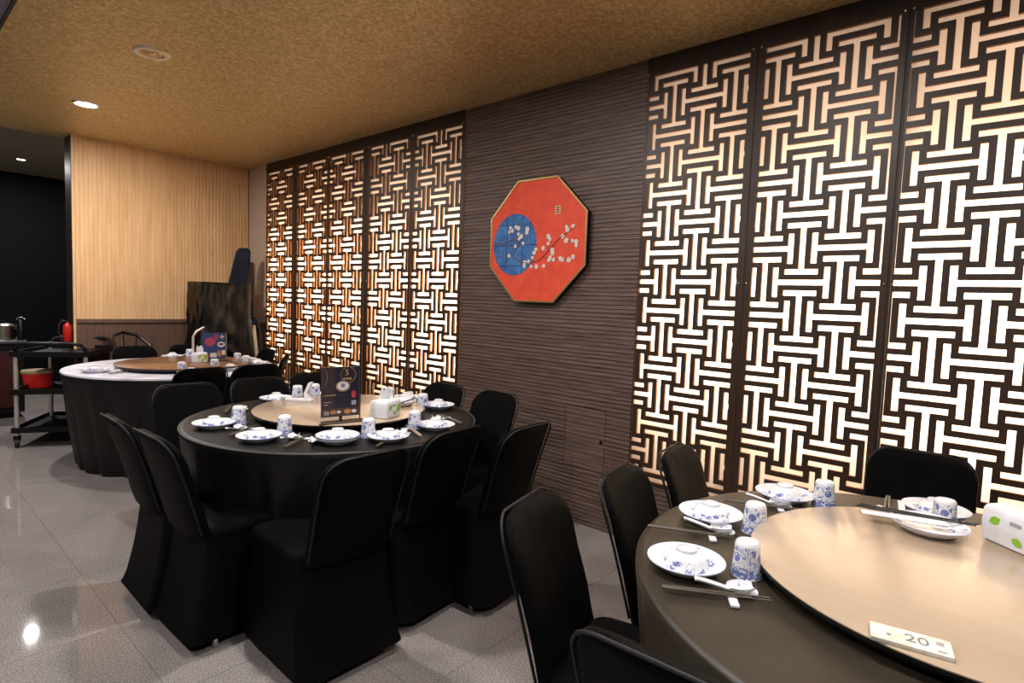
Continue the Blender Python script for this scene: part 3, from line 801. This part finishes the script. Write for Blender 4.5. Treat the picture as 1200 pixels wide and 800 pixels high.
G = {'r': 'right table', 'm': 'middle table', 'f': 'far table'}
def put(o, x, y, z, rz, label, group, tilt=None):
    p = place(o, (x, y, z), rz, label, group)
    if tilt is not None: p.rotation_euler = tilt
    return p
def setting(tk, where, plate=None, cup=None, sticks=None, spoon=None, rest=None, zt=0.75, bowl=True, stack=1, stick=None):
    g = G[tk]; e = 0.0005
    if plate:
        for k in range(stack):
            put(PLATE, plate[0], plate[1], zt+e+0.0095*k, random.uniform(0, 6), ('blue and white saucer plate %s' % where) if k == 0 else ('upper of two stacked blue and white plates %s' % where), 'blue and white plates on the '+g)
        if bowl: put(BOWL, plate[0]+bowl_off[0], plate[1]+bowl_off[1], zt+0.0050+0.0095*(stack-1), random.uniform(0, 6), 'upturned blue and white bowl on its plate %s' % where, 'upturned bowls on the '+g)
    if cup: put(CUP, cup[0], cup[1], zt+e, random.uniform(0, 6), 'upturned blue and white tea cup %s' % where, 'upturned tea cups on the '+g)
    if sticks:
        (x0, y0), (x1, y1) = sticks; a = math.atan2(y1-y0, x1-x0); n = Vector((-math.sin(a), math.cos(a)))
        for s in (-1, 1):
            put(stick or STICK, (x0+x1)/2+n.x*0.0052*s, (y0+y1)/2+n.y*0.0052*s, zt+0.0125, a+0.012*s, ('%s chopstick of the pair %s' % (('right', 'left')[s > 0], where)), 'chopsticks on the '+g)
    if rest: put(CREST, rest[0], rest[1], zt+e, rest[2], 'small white chopstick rest %s' % where, 'chopstick rests on the '+g)
    if spoon:
        (x0, y0), (x1, y1) = spoon; a = math.atan2(y1-y0, x1-x0); cx, cy = x0+0.62*(x1-x0), y0+0.62*(y1-y0)
        put(REST, cx+0.03*math.cos(a), cy+0.03*math.sin(a), zt+e, a, 'small white spoon rest %s' % where, 'spoon rests on the '+g)
        put(SPOON, cx, cy, zt+0.005, a, 'blue and white porcelain soup spoon %s' % where, 'soup spoons on the '+g)
bowl_off = (0.0, 0.0)
def between(p, q, f): return (p[0]+(q[0]-p[0])*f, p[1]+(q[1]-p[1])*f)
#SETTINGS_BEGIN
setting('r', 'nearest the camera on the right table', (1.352, 0.578), (1.425, 0.455), ((1.192, 0.574), (1.325, 0.355)), ((1.250, 0.517), (1.345, 0.406)), (1.262, 0.425, 2.1))
setting('r', 'second nearest on the right table', (1.725, 0.668), (1.725, 0.535), ((1.50, 0.775), (1.615, 0.545)), ((1.592, 0.700), (1.655, 0.572)), (1.575, 0.600, 2.1))
setting('r', 'third from the camera on the right table', (2.105, 0.560), (2.135, 0.445), ((1.905, 0.690), (2.00, 0.475)), ((1.965, 0.650), (2.025, 0.520)), (1.975, 0.535, 2.0))
setting('r', 'before the wide chair, right table', (2.325, 0.155), (2.215, 0.125), ((2.335, 0.290), (2.205, 0.275)), ((2.28, 0.245), (2.175, 0.225)), (2.245, 0.30, 1.6))
setting('m', 'at the left end of the middle table', (1.105, 2.835), (1.225, 2.845), ((1.06, 2.575), (1.27, 2.72)), ((1.075, 2.640), (1.205, 2.735)), (1.215, 2.675, 0.6))
setting('m', 'front left on the middle table', (1.150, 2.465), (1.285, 2.500), ((1.155, 2.245), (1.345, 2.385)), ((1.175, 2.325), (1.305, 2.415)), (1.31, 2.345, 0.6))
setting('m', 'below the menu, middle table', (1.385, 2.215), None, ((1.50, 2.045), (1.60, 2.105)), ((1.245, 2.185), (1.330, 2.305)), None, stack=2)
setting('m', 'just right of the middle table menu', (1.575, 2.105), (1.545, 2.215), ((1.72, 2.06), (1.795, 2.24)), ((1.655, 2.06), (1.70, 2.18)), (1.765, 2.22, 1.4), stick=STICKB)
setting('m', 'at the front right rim, middle table', (1.895, 2.145), (1.825, 2.225), ((2.05, 2.13), (2.10, 2.34)), ((1.99, 2.20), (2.04, 2.32)), (2.10, 2.29, 1.3))
setting('m', 'at the right end of the middle table', (2.265, 2.545), (2.19, 2.60), None, None, None)
setting('m', 'at the middle table back right', (2.275, 2.855), (2.175, 2.90), None, None, None)
setting('m', 'back left on the middle table', (1.640, 3.295), (1.770, 3.285), ((1.27, 3.11), (1.37, 3.29)), ((1.33, 3.06), (1.385, 3.17)), None)
setting('m', 'behind the menu on the middle table', (1.985, 3.235), (1.885, 3.285), None, None, None)
setting('f', 'at the left end of the far table', (1.165, 5.17), None, ((1.20, 4.94), (1.40, 5.06)), ((1.19, 5.01), (1.31, 5.08)), None, zt=0.754)
setting('f', 'at the back of the far table', (1.93, 5.90), (2.05, 5.82), ((2.02, 5.95), (2.16, 5.90)), ((2.05, 5.93), (2.12, 5.84)), None, zt=0.754)
setting('f', 'front right of the far table', (2.00, 4.80), (1.915, 4.90), None, ((2.10, 4.80), (2.12, 4.93)), None, zt=0.754)
setting('f', 'at the right end of the far table', (2.335, 5.04), (2.235, 5.05), None, None, None, zt=0.754)
setting('f', 'far table side nearest the screens', (2.375, 5.36), (2.27, 5.30), None, None, None, zt=0.754)
setting('f', 'at the front of the far table', (1.66, 4.69), (1.64, 4.815), None, None, None, zt=0.754)
#SETTINGS_END
# serving dish with tongs-like sticks on the right turntable
put(PLATE, 2.00, 0.145, 0.7905, 1.0, 'oval looking serving plate on the right turntable', 'serving plates')
for s, dx in ((1, 0.0), (-1, 0.018)):
    put(SERVE, 2.030+dx, 0.185-dx*0.3, 0.8185, math.atan2(-0.255, 0.06), '%s black serving chopstick across the right turntable plate' % ('nearer' if s > 0 else 'further'), 'serving chopsticks')
sv = link('paper_sleeve', box_me(-0.105, 0.105, -0.017, 0.017, 0.0, 0.003, 0.0012), M['paper'], None, (1.985, 0.205, 0.8160), (0, 0, math.atan2(-0.21, 0.07)))
tag(sv, 'long white paper chopstick sleeve on the serving plate, right turntable', 'sleeve')
# serving dish on the middle turntable
put(PLATE, 2.02, 2.60, 0.7905, 2.0, 'white serving plate behind the tissue pack on the middle turntable', 'serving plates')
for s in (0, 1):
    put(SERVE, 2.00+0.012*s, 2.53+0.012*s, 0.8185, math.atan2(0.10, 0.2), '%s black serving chopstick on the middle turntable plate' % ('nearer', 'further')[s], 'serving chopsticks')

# ---------------------------------------------------------------- tissue packs
def tissue(x, y, z, rz, label, sheet=True, L=0.185, W=0.095, H=0.10):
    t = tag(empty('tissue_pack', (x, y, z), rz), label, 'tissue pack')
    mw = mat('glossy_white_wrap', (0.74, 0.74, 0.78), 0.35); k = NT(mw); k.bump(k.noise(k.obj(), 35, 3), 0.35, 0.01)
    rings = []
    for zz, g in ((0.0005, -0.006), (0.004, 0.0), (H*0.5, 0.003), (H-0.012, 0.001), (H-0.004, -0.003), (H, -0.012)):
        rings.append([(a, b, zz+0.002*math.sin(a*60)*(zz > H-0.01)) for a, b in rrect(L+2*g, W+2*g, 0.010, 4)])
    link('pack_body', loft_me(rings), mw, t)
    link('end_seal', loft_me([[(L/2-0.002, -W/2*0.8, H*0.5-0.004), (L/2-0.002, W/2*0.8, H*0.5-0.004), (L/2-0.002, W/2*0.8, H*0.5+0.004), (L/2-0.002, -W/2*0.8, H*0.5+0.004)], [(L/2+0.012, -W/2*0.7, H*0.42), (L/2+0.012, W/2*0.7, H*0.42), (L/2+0.012, W/2*0.7, H*0.43), (L/2+0.012, -W/2*0.7, H*0.43)]]), mw, t)
    def leaf(cx, cz, s, rot, side):
        pts = []
        for i in range(14):
            u = i/13; a = math.sin(PI*u)**0.8*0.34; pts.append((u-0.5, a))
        for i in range(12, 0, -1):
            u = i/13; a = -math.sin(PI*u)**0.8*0.34; pts.append((u-0.5, a))
        c, s_ = math.cos(rot), math.sin(rot); q = [((a*c-b*s_)*s, (a*s_+b*c)*s) for a, b in pts]
        yy = side*(W/2+0.0032)
        link('printed_leaf', poly_me(q, 0.0006, 'y'), M['leaf'], t, (cx, yy-0.0003, cz))
    for side in (-1, 1):
        leaf(-L*0.30*side*-1, H*0.62, 0.034, 0.5, side); leaf(L*0.28*side*-1, H*0.52, 0.050, -1.1*side, side); leaf(L*0.02, H*0.27, 0.030, -0.3, side)
        link('grey_logo', box_me(-0.018, 0.012, side*(W/2+0.0028)-0.0005, side*(W/2+0.0028)+0.0005, H*0.66, H*0.76), mat('faint_print', (0.35, 0.36, 0.4), 0.6), t)
    if sheet:
        rows = []
        for i in range(9):
            u = i/8; rows.append([(0.018*math.sin(3*v+2*u)+0.02*u*(v-0.5), (v-0.5)*(0.085-0.05*u)*1.0, H-0.004+0.058*u+0.006*math.sin(7*v+u)) for v in [k/10 for k in range(11)]])
        bm = bmesh.new(); V = [[bm.verts.new(p) for p in r] for r in rows]
        for i in range(8):
            for kk in range(10): bm.faces.new((V[i][kk], V[i][kk+1], V[i+1][kk+1], V[i+1][kk]))
        link('pulled_tissue', finish(bm, smooth=True), M['paper'], t)
    return t
#TISSUE
tissue(2.030, -0.073, 0.79, math.atan2(-0.086, -0.078), 'white tissue pack with green leaves at the right edge on the right turntable', False, 0.20)
tissue(1.765, 2.385, 0.79, math.atan2(0.05, 0.13), 'white tissue pack with a pulled up sheet beside the menu on the middle turntable', True, 0.13, 0.10, 0.09)
tissue(1.885, 5.13, 0.793, 0.3, 'small white tissue pack beside the blue menu on the far turntable', True, 0.10, 0.07, 0.085)

# ---------------------------------------------------------------- table number plaque "20"
pl = tag(empty('table_number', (1.2825, 0.106, 0.7902), math.atan2(-0.126, 0.024)), 'white table number plaque reading 20 on the right turntable edge', 'sign')
mp = mat('marbled_plaque', (0.72, 0.66, 0.56), 0.3); k = NT(mp); mp.node_tree.nodes['Principled BSDF'].inputs['Coat Weight'].default_value = 0.2; k.lk(k.ramp(k.noise(k.obj(), 45, 3), [(0.35, (0.62, 0.55, 0.44)), (0.6, (0.80, 0.75, 0.68))]), k.b.inputs['Base Color'])
link('plaque', box_me(-0.064, 0.064, -0.031, 0.031, 0.0, 0.009, 0.002, 2), mp, pl)
link('number', text_me('20', 0.040), M['grey_print'], pl, (0.010, -0.001, 0.0094))
link('small_mark', lathe_me([(0, 0), (0.004, 0), (0.004, 0.0006), (0, 0.0006)], 12), M['grey_print'], pl, (-0.034, -0.006, 0.009))
for i in range(3): link('small_mark', box_me(0.040, 0.052, 0.012-0.005*i, 0.0135-0.005*i, 0.009, 0.0096), M['grey_print'], pl)
link('small_mark', box_me(0.040, 0.054, -0.022, -0.019, 0.009, 0.0096), M['grey_print'], pl)

# ---------------------------------------------------------------- menu stand on the middle turntable
def flat(name, pts, th, m, parent, y): return link(name, poly_me(pts, -th, 'y'), m, parent, (0, y, 0))
def circ(cx, cz, rx, rz, n=36): return [(cx+rx*math.cos(2*PI*i/n), cz+rz*math.sin(2*PI*i/n)) for i in range(n)]
def ringm(cx, cz, r, th, n=40):
    return tube_me([(cx+r*math.cos(2*PI*i/n), 0, cz+r*math.sin(2*PI*i/n)) for i in range(n)], th, 5, True)
def rect(a, b, c, d): return [(a, c), (b, c), (b, d), (a, d)]
gold_p = mat('gold_print', (0.45, 0.30, 0.10), 0.5); dkn = mat('navy_print', (0.022, 0.02, 0.035), 0.3); brn = mat('brown_print', (0.09, 0.05, 0.04), 0.4)
redp = mat('red_print', (0.5, 0.03, 0.04), 0.5); whp = mat('white_print', (0.7, 0.68, 0.68), 0.5); ora = mat('orange_print', (0.5, 0.22, 0.07), 0.5)
def menu_mid():
    t = tag(empty('menu_stand', (1.515, 2.405, 0.79), math.atan2(-0.045, 0.19)), 'upright dark menu card with a golden 5 in a stand on the middle table', 'menu')
    Wd, Hh, z0 = 0.178, 0.232, 0.034
    link('base_bar', box_me(-0.105, 0.10, -0.032, -0.014, 0.0, 0.008, 0.002), M['dark_board'], t)
    link('base_bar', box_me(-0.085, 0.12, 0.010, 0.028, 0.0, 0.008, 0.002), M['dark_board'], t)
    link('support_pin', box_me(-0.003, 0.003, -0.02, 0.01, 0.008, z0+0.002), M['black_plastic'], t)
    link('support_pin', box_me(-0.09+0.19, -0.086+0.19, 0.010, 0.014, 0.008, 0.26), M['black_plastic'], t)
    cd_ = link('card', box_me(-Wd/2, Wd/2, -0.003, 0.003, z0, z0+Hh), dkn, t)
    fr = mat('frame_edge', (0.05, 0.045, 0.045), 0.3)
    for a in ((-Wd/2-0.003, -Wd/2+0.001, z0-0.003, z0+Hh+0.003), (Wd/2-0.001, Wd/2+0.003, z0-0.003, z0+Hh+0.003), (-Wd/2-0.003, Wd/2+0.003, z0-0.003, z0+0.001), (-Wd/2-0.003, Wd/2+0.003, z0+Hh-0.001, z0+Hh+0.003)):
        link('card_frame', box_me(a[0], a[1], -0.006, 0.005, a[2], a[3]), fr, t)
    y = -0.0031
    flat('print', rect(-Wd/2, Wd/2, z0, z0+0.036), 0.0004, brn, t, y)
    flat('print', rect(-Wd/2, -0.028, z0+0.036, z0+Hh), 0.0003, mat('plum_print', (0.05, 0.03, 0.035), 0.35), t, y)
    link('gold_ring', ringm(0.035, z0+0.195, 0.037, 0.0009), gold_p, t, (0, y-0.0006, 0))
    link('gold_ring', ringm(-0.092+0.004, z0+0.187, 0.024, 0.0009), gold_p, t, (0.0, y-0.0006, 0)) if False else None
    arc = [(-0.089+0.024*math.cos(a), 0, z0+0.187+0.040*math.sin(a)) for a in [(-1.3+2.6*i/14) for i in range(15)]]
    link('gold_arc', tube_me(arc, 0.0009, 5), gold_p, t, (0, y-0.0006, 0))
    link('number', text_me('5', 0.040), gold_p, t, (0.029, y-0.0006, z0+0.206), (PI/2, 0, 0))
    for dx in (-0.014, 0.002, 0.016): link('gold_mark', box_me(0.030+dx-0.005, 0.030+dx+0.005, y-0.0008, y, z0+0.172, z0+0.182), gold_p, t)
    flat('dish', circ(0.010, z0+0.142, 0.034, 0.026), 0.0004, mat('dish_tan', (0.42, 0.27, 0.2), 0.5), t, y-0.0004)
    flat('dish', circ(0.010, z0+0.143, 0.027, 0.019), 0.0008, whp, t, y-0.0008)
    flat('dish', circ(0.010, z0+0.145, 0.011, 0.010), 0.0012, mat('dish_mauve', (0.25, 0.17, 0.22), 0.5), t, y-0.0012)
    flat('red_seal', circ(0.064, z0+0.100, 0.0115, 0.018), 0.0006, redp, t, y)
    flat('grey_patch', rect(0.053, 0.076, z0+0.048, z0+0.070), 0.0006, mat('grey_patch', (0.35, 0.37, 0.42), 0.5), t, y)
    for i in range(5): link('text_line', box_me(-0.080+0.012*i, -0.071+0.012*i, y-0.0006, y, z0+0.098, z0+0.103), gold_p, t)
    link('text_line', box_me(-0.018, 0.035, y-0.0006, y, z0+0.098, z0+0.100), brn, t)
    link('text_line', box_me(-0.080, -0.045, y-0.0006, y, z0+0.066, z0+0.068), whp, t)
    link('text_line', box_me(-0.08, -0.06, y-0.0006, y, z0+0.054, z0+0.056), whp, t)
    link('number', text_me('50', 0.026), whp, t, (-0.068, y-0.0006, z0+0.014), (PI/2, 0, 0))
    for cx, rx, mm_ in ((-0.035, 0.014, ora), (-0.008, 0.010, whp), (0.034, 0.017, ora), (0.066, 0.012, whp)):
        flat('food_picture', circ(cx, z0+0.018, rx, rx*0.7), 0.0009, mm_, t, y-0.0004)
menu_mid()
def menu_far():
    t = tag(empty('menu_stand', (2.015, 5.155, 0.793), math.atan2(-0.045, 0.19)), 'small upright blue menu card with red circle on the far table', 'menu')
    link('base_bar', box_me(-0.09, 0.10, -0.03, 0.03, 0.0, 0.012, 0.002), M['dark_board'], t)
    blu = mat('blue_print', (0.03, 0.055, 0.20), 0.4)
    link('card', box_me(-0.088, 0.088, -0.003, 0.003, 0.02, 0.245), blu, t); y = -0.0031
    link('support_pin', box_me(-0.003, 0.003, -0.004, 0.004, 0.008, 0.021), M['black_plastic'], t)
    flat('red_disc', circ(-0.035, 0.168, 0.042, 0.038), 0.0006, mat('magenta_print', (0.48, 0.05, 0.12), 0.5), t, y)
    flat('red_disc', circ(0.012, 0.210, 0.016, 0.022), 0.0009, redp, t, y)
    link('plus_mark', box_me(0.040, 0.074, y-0.001, y, 0.207, 0.215), whp, t); link('plus_mark', box_me(0.053, 0.061, y-0.001, y, 0.194, 0.228), whp, t)
    flat('dish', circ(0.050, 0.145, 0.030, 0.023), 0.0006, whp, t, y); flat('dish', circ(0.050, 0.147, 0.02, 0.008), 0.001, dkn, t, y-0.0004)
    for a, b, c, d, mm_ in ((-0.08, -0.045, 0.035, 0.065, redp), (-0.035, 0.015, 0.035, 0.072, whp), (0.022, 0.048, 0.04, 0.09, ora), (0.055, 0.082, 0.055, 0.095, whp), (0.055, 0.08, 0.028, 0.05, brn)):
        flat('picture', rect(a, b, c, d), 0.0006, mm_, t, y)
    link('side_edge', box_me(0.088, 0.092, -0.004, 0.004, 0.02, 0.245), gold_p, t)
menu_far()

# grey L-shaped card holder behind the menu
ls = tag(empty('card_holder', (1.655, 3.05, 0.79), math.radians(-48)), 'pale grey angled card holder behind the menu on the middle turntable', 'holder')
link('base', box_me(-0.075, 0.075, -0.022, 0.022, 0.0, 0.012, 0.003), M['white_plastic'], ls)
link('upright', loft_me([[(0.035, -0.02, 0.008), (0.065, -0.02, 0.008), (0.065, 0.02, 0.008), (0.035, 0.02, 0.008)], [(0.030, -0.018, 0.045), (0.046, -0.018, 0.045), (0.046, 0.018, 0.045), (0.030, 0.018, 0.045)], [(0.055, -0.018, 0.105), (0.072, -0.018, 0.108), (0.072, 0.018, 0.108), (0.055, 0.018, 0.105)]], angle=30), M['white_plastic'], ls)

# ================================================================ BACKGROUND OBJECTS
# service trolleys
def trolley(x, y, rz, L, W, label, handle=True):
    t = tag(empty('service_trolley', (x, y, 0), rz), label, 'trolley', 'service trolleys')
    post = lathe_me([(0, 0.10), (0.017, 0.10), (0.017, 0.80), (0, 0.80)], 16)
    for px_ in (0.0, L):
        for py_ in (0.0, W):
            link('post', post, M['alu'], t, (px_, py_, 0))
            cw = link('caster', lathe_me([(0, -0.016), (0.034, -0.016), (0.038, -0.010), (0.038, 0.010), (0.034, 0.016), (0, 0.016)], 20), M['black_rubber'], t, (px_, py_, 0.0385), (PI/2, 0, 0.3))
            link('caster_fork', box_me(-0.02, 0.02, -0.021, 0.021, 0.06, 0.105, 0.004), M['black_plastic'], t, (px_, py_, 0))
    for z in (0.13, 0.46, 0.78):
        bm = bmesh.new(); box_into(bm, -0.03, L+0.03, -0.03, W+0.03, z, z+0.012)
        for a in ((-0.03, L+0.03, -0.03, -0.022), (-0.03, L+0.03, W+0.022, W+0.03), (-0.03, -0.022, -0.03, W+0.03), (L+0.022, L+0.03, -0.03, W+0.03)): box_into(bm, *a, z+0.012, z+0.045)
        link('shelf', finish(bm), M['black_plastic'], t)
    for px_, s in ((0.0, -1), (L, 1)):
        pts = [(px_, 0, 0.79), (px_, 0, 0.85), (px_+s*0.02, 0.03, 0.885), (px_+s*0.035, 0.08, 0.895), (px_+s*0.035, W-0.08, 0.895), (px_+s*0.02, W-0.03, 0.885), (px_, W, 0.85), (px_, W, 0.79)]
        link('handle', tube_me(pts, 0.015, 10), M['black_plastic'], t)
    return t
#TROLLEY
trolley(1.30, 6.075, math.radians(60), 0.67, 0.50, 'black three shelf trolley with metal posts left of the far table')
bk_ = tag(empty('lidded_bucket', (1.06, 6.635, 0.473)), 'red bucket with a tan lid on the middle trolley shelf', 'bucket')
link('bucket_body', lathe_me([(0, 0.0), (0.095, 0.0), (0.112, 0.125), (0, 0.125)], 36), M['red'], bk_)
link('lid', lathe_me([(0, 0.125), (0.118, 0.125), (0.120, 0.143), (0.114, 0.150), (0, 0.152)], 36), M['tan'], bk_)
ld = link('ladle', tube_me([(0, 0, 0.0), (0.06, -0.06, 0.03), (0.10, -0.12, 0.07)], 0.005, 6), M['steel'], None, (1.24, 6.60, 0.478)); tag(ld, 'thin metal ladle handle beside the red bucket', 'ladle')

# counter at the left edge with cooking pots
ct = tag(empty('back_counter', (0, 0, 0)), 'dark counter with a steel top at the left edge behind the trolley', 'counter')
link('counter_body', box_me(-0.30, 1.13, 7.75, 8.35, 0.06, 0.78), M['black_plastic'], ct)
link('counter_top', box_me(-0.32, 1.15, 7.72, 8.37, 0.78, 0.81, 0.004), M['counter'], ct)
link('plinth', box_me(-0.28, 1.10, 7.80, 8.30, 0.0, 0.06), M['black_plastic'], ct)
link('red_door', box_me(0.45, 1.05, 7.735, 7.75, 0.12, 0.70), M['dark_red'], ct)
pt = tag(empty('cooking_pot', (0.995, 7.93, 0.81)), 'steel cooking pot with lid on the left counter', 'pot')
link('pot_body', lathe_me([(0, 0.0005), (0.095, 0.0005), (0.102, 0.01), (0.102, 0.14), (0.108, 0.145), (0, 0.145)], 36), M['steel'], pt)
link('lid', lathe_me([(0.107, 0.145), (0.09, 0.160), (0.05, 0.170), (0, 0.173)], 36), M['steel'], pt)
link('lid_knob', lathe_me([(0.008, 0.170), (0.009, 0.182), (0.018, 0.187), (0.018, 0.197), (0, 0.20)], 16), M['black_plastic'], pt)
for a in (0, PI): link('pot_handle', tube_me([(0.10, -0.04, 0.11), (0.13, -0.03, 0.115), (0.13, 0.03, 0.115), (0.10, 0.04, 0.11)], 0.006, 6), M['steel'], pt, (0, 0, 0), (0, 0, a))
kt = tag(empty('dispenser', (1.115, 7.80, 0.81)), 'slim black dispenser with a silver tap at the end of the left counter', 'dispenser')
link('dispenser_body', lathe_me([(0, 0.0), (0.030, 0.0), (0.030, 0.19), (0.022, 0.21), (0, 0.212)], 32), M['black_gloss'], kt)
link('tap', tube_me([(-0.03, 0, 0.21), (-0.02, -0.01, 0.235), (0.01, -0.02, 0.238), (0.035, -0.03, 0.215)], 0.008, 8), M['chrome'], kt)
fe = tag(empty('fire_extinguisher', (1.308, 6.76, 0.865)), 'small red fire extinguisher hung at the partition end above the trolley', 'extinguisher')
fe.scale = (0.56, 0.56, 0.56)
link('cylinder', lathe_me([(0, 0.0), (0.055, 0.0), (0.062, 0.012), (0.062, 0.24), (0.052, 0.285), (0.025, 0.31), (0.018, 0.325), (0, 0.325)], 32), M['red'], fe)
link('valve', box_me(-0.035, 0.018, -0.015, 0.015, 0.325, 0.355, 0.004), M['black_plastic'], fe)
link('lever', tube_me([(0.0, 0, 0.35), (-0.04, 0, 0.375), (-0.085, 0, 0.372)], 0.007, 6), M['black_plastic'], fe)
link('hose', tube_me([(-0.02, 0, 0.345), (-0.07, 0, 0.345), (-0.11, 0, 0.29), (-0.12, 0, 0.18), (-0.085, 0, 0.02)], 0.014, 8), M['black_rubber'], fe)
link('wall_hook', box_me(0.055, 0.070, -0.01, 0.01, 0.20, 0.26), M['steel'], fe)

# round backed metal chair among the trolleys
rc = tag(empty('armchair', (1.745, 6.46, 0)), 'black round backed metal armchair in front of the wainscot', 'chair')
rc.scale = (0.72, 0.8, 1.0)
link('arm_rail', tube_me([(-0.24, -0.20, 0.80), (-0.20, 0.0, 0.93), (-0.06, 0.12, 0.96), (0.10, 0.10, 0.93), (0.22, 0.0, 0.84), (0.25, -0.16, 0.70)], 0.016, 8), M['black_gloss'], rc)
link('seat', lathe_me([(0, 0.44), (0.20, 0.44), (0.21, 0.46), (0.19, 0.48), (0, 0.485)], 30), M['black_plastic'], rc)
for a in range(4):
    c, s = math.cos(PI/4+a*PI/2), math.sin(PI/4+a*PI/2); link('leg', tube_me([(0.15*c, 0.15*s, 0.45), (0.20*c, 0.20*s, 0.0)], 0.011, 8), M['black_gloss'], rc)
for px_, py_, zt_ in ((-0.19, 0.02, 0.93), (-0.05, 0.12, 0.955), (0.10, 0.105, 0.93), (0.21, 0.0, 0.84)): link('back_spindle', tube_me([(px_*0.7, py_*0.9, 0.46), (px_, py_, zt_)], 0.008, 6), M['black_gloss'], rc)

# draped stack in the far corner
def draped(x0, x1, y0, y1, z0, z1):
    t = tag(empty('draped_stack', ((x0+x1)/2, (y0+y1)/2, 0)), 'tall stack under a creased black vinyl drape in the far corner', 'covered stack')
    W_, D_ = x1-x0, y1-y0; base = rrect(1, 1, 0.05, 5); rings = []; n = 12
    full = []
    for (ax, ay) in base: full.append((ax, ay))
    dense = []
    for i in range(len(full)):
        a, b = full[i], full[(i+1) % len(full)]; d = math.hypot(a[0]-b[0], a[1]-b[1]); m_ = max(1, int(d/0.04))
        for k in range(m_): dense.append((a[0]+(b[0]-a[0])*k/m_, a[1]+(b[1]-a[1])*k/m_))
    for j in range(n+1):
        f = j/n; z = z1-(z1-z0)*f; ring = []
        for i, (ax, ay) in enumerate(dense):
            u = ax+ay*1.7; crease = 0.045*f*math.sin(19*u+9*f)+0.035*math.sin(9*u-16*f)*(0.2+f)+0.015*math.sin(31*u+21*f)
            s = 1.0+0.07*f+crease*1.2
            hem = 0.10*math.sin(5.0*ax+2.0)*(f**6)
            ring.append((ax*W_*s, ay*D_*s, z+hem))
        rings.append(ring)
    link('drape', loft_me([[(p[0]*0.97, p[1]*0.97, z1+0.006) for p in rings[0]]]+rings, cap=False), M['drape'], t)
    link('drape_top', poly_me([(a*W_*0.97, b*D_*0.97) for a, b in base], 0.012, 'z'), M['drape'], t, (0, 0, z1-0.004))
    for k in range(4):
        link('stacked_seat', box_me(-W_*0.4, W_*0.4, -D_*0.4, D_*0.4, 0.45+0.22*k, 0.53+0.22*k, 0.02), M['black_plastic'], t)
    for sx in (-1, 1):
        for sy in (-1, 1): link('leg', tube_me([(sx*W_*0.36, sy*D_*0.36, 0.5), (sx*W_*0.40, sy*D_*0.4, 0.0)], 0.014, 8), M['chrome'], t)
#STACK
draped(2.25, 2.72, 6.04, 6.45, 0.70, 1.475)
bg = tag(empty('instrument_case', (2.62, 6.35, 0), math.radians(-20)), 'blue black padded case leaning upright behind the draped stack', 'case')
rings = []
for z, wd, x in ((0.62, 0.22, 0.0), (1.30, 0.20, 0.06), (1.40, 0.19, 0.075), (1.72, 0.16, 0.13), (1.82, 0.145, 0.145), (1.855, 0.11, 0.15), (1.865, 0.07, 0.152)):
    rings.append([(x+a, b, z) for a, b in rrect(wd, 0.075 if z < 1.84 else 0.05, 0.02, 4)])
link('case_shell', loft_me(rings), M['bag'], bg); link('zip', tube_me([(0.0+0.11, -0.03, 0.7), (0.06+0.10, -0.03, 1.30), (0.13+0.08, -0.03, 1.72), (0.15+0.055, -0.025, 1.855)], 0.004, 6), M['piping'], bg)
link('case_foot', box_me(-0.10, 0.10, -0.04, 0.04, 0.0, 0.63, 0.02), M['bag'], bg)
bd = link('leaning_board', box_me(-0.07, 0.07, -0.015, 0.015, 0, 1.74, 0.012), M['dark_board'], None, (2.90, 6.50, 0.001), (-0.06, 0.0, -0.25)); tag(bd, 'narrow dark brown board leaning in the corner behind the black case', 'board')
b2 = link('black_bag', loft_me([[(a, b, z) for a, b in rrect(wd, 0.16, 0.05, 5)] for z, wd in ((0.0, 0.22), (0.3, 0.27), (0.7, 0.26), (0.95, 0.22), (1.08, 0.16), (1.13, 0.08))]), M['bag'], None, (2.84, 6.32, 0)); tag(b2, 'black upright bag between the draped stack and the corner screen', 'bag')
hs = tag(empty('folded_stand', (2.80, 6.02, 0), math.radians(35)), 'folded stand of pale wooden legs beside the draped stack', 'stand')
for k, (dx, dz) in enumerate(((0.0, 0.0), (0.035, 0.05), (0.075, 0.11))):
    link('leg', tube_me([(dx+0.12, 0.02*k, 0.0), (dx-0.10, 0.02*k, 0.98+dz*0.6)], 0.013, 6), M['bone'], hs)
link('cross_bar', tube_me([(-0.04, 0.02, 0.86), (0.06, 0.02, 0.62)], 0.010, 6), M['bone'], hs)
tp = tag(empty('steel_rail', (2.12, 5.93, 0)), 'bent steel tube frame left of the draped stack', 'frame')
link('tube', tube_me([(0, 0, 0), (0, 0, 0.95), (0.03, 0, 1.0), (0.10, 0.0, 1.04)], 0.012, 8), M['alu'], tp)
link('foot', box_me(-0.05, 0.05, -0.05, 0.05, 0.0, 0.02), M['black_plastic'], tp)

# move unused prototypes away is unnecessary: every prototype above has been placed
for o in list(bpy.data.objects):
    if o.location.z < -4: bpy.data.objects.remove(o)
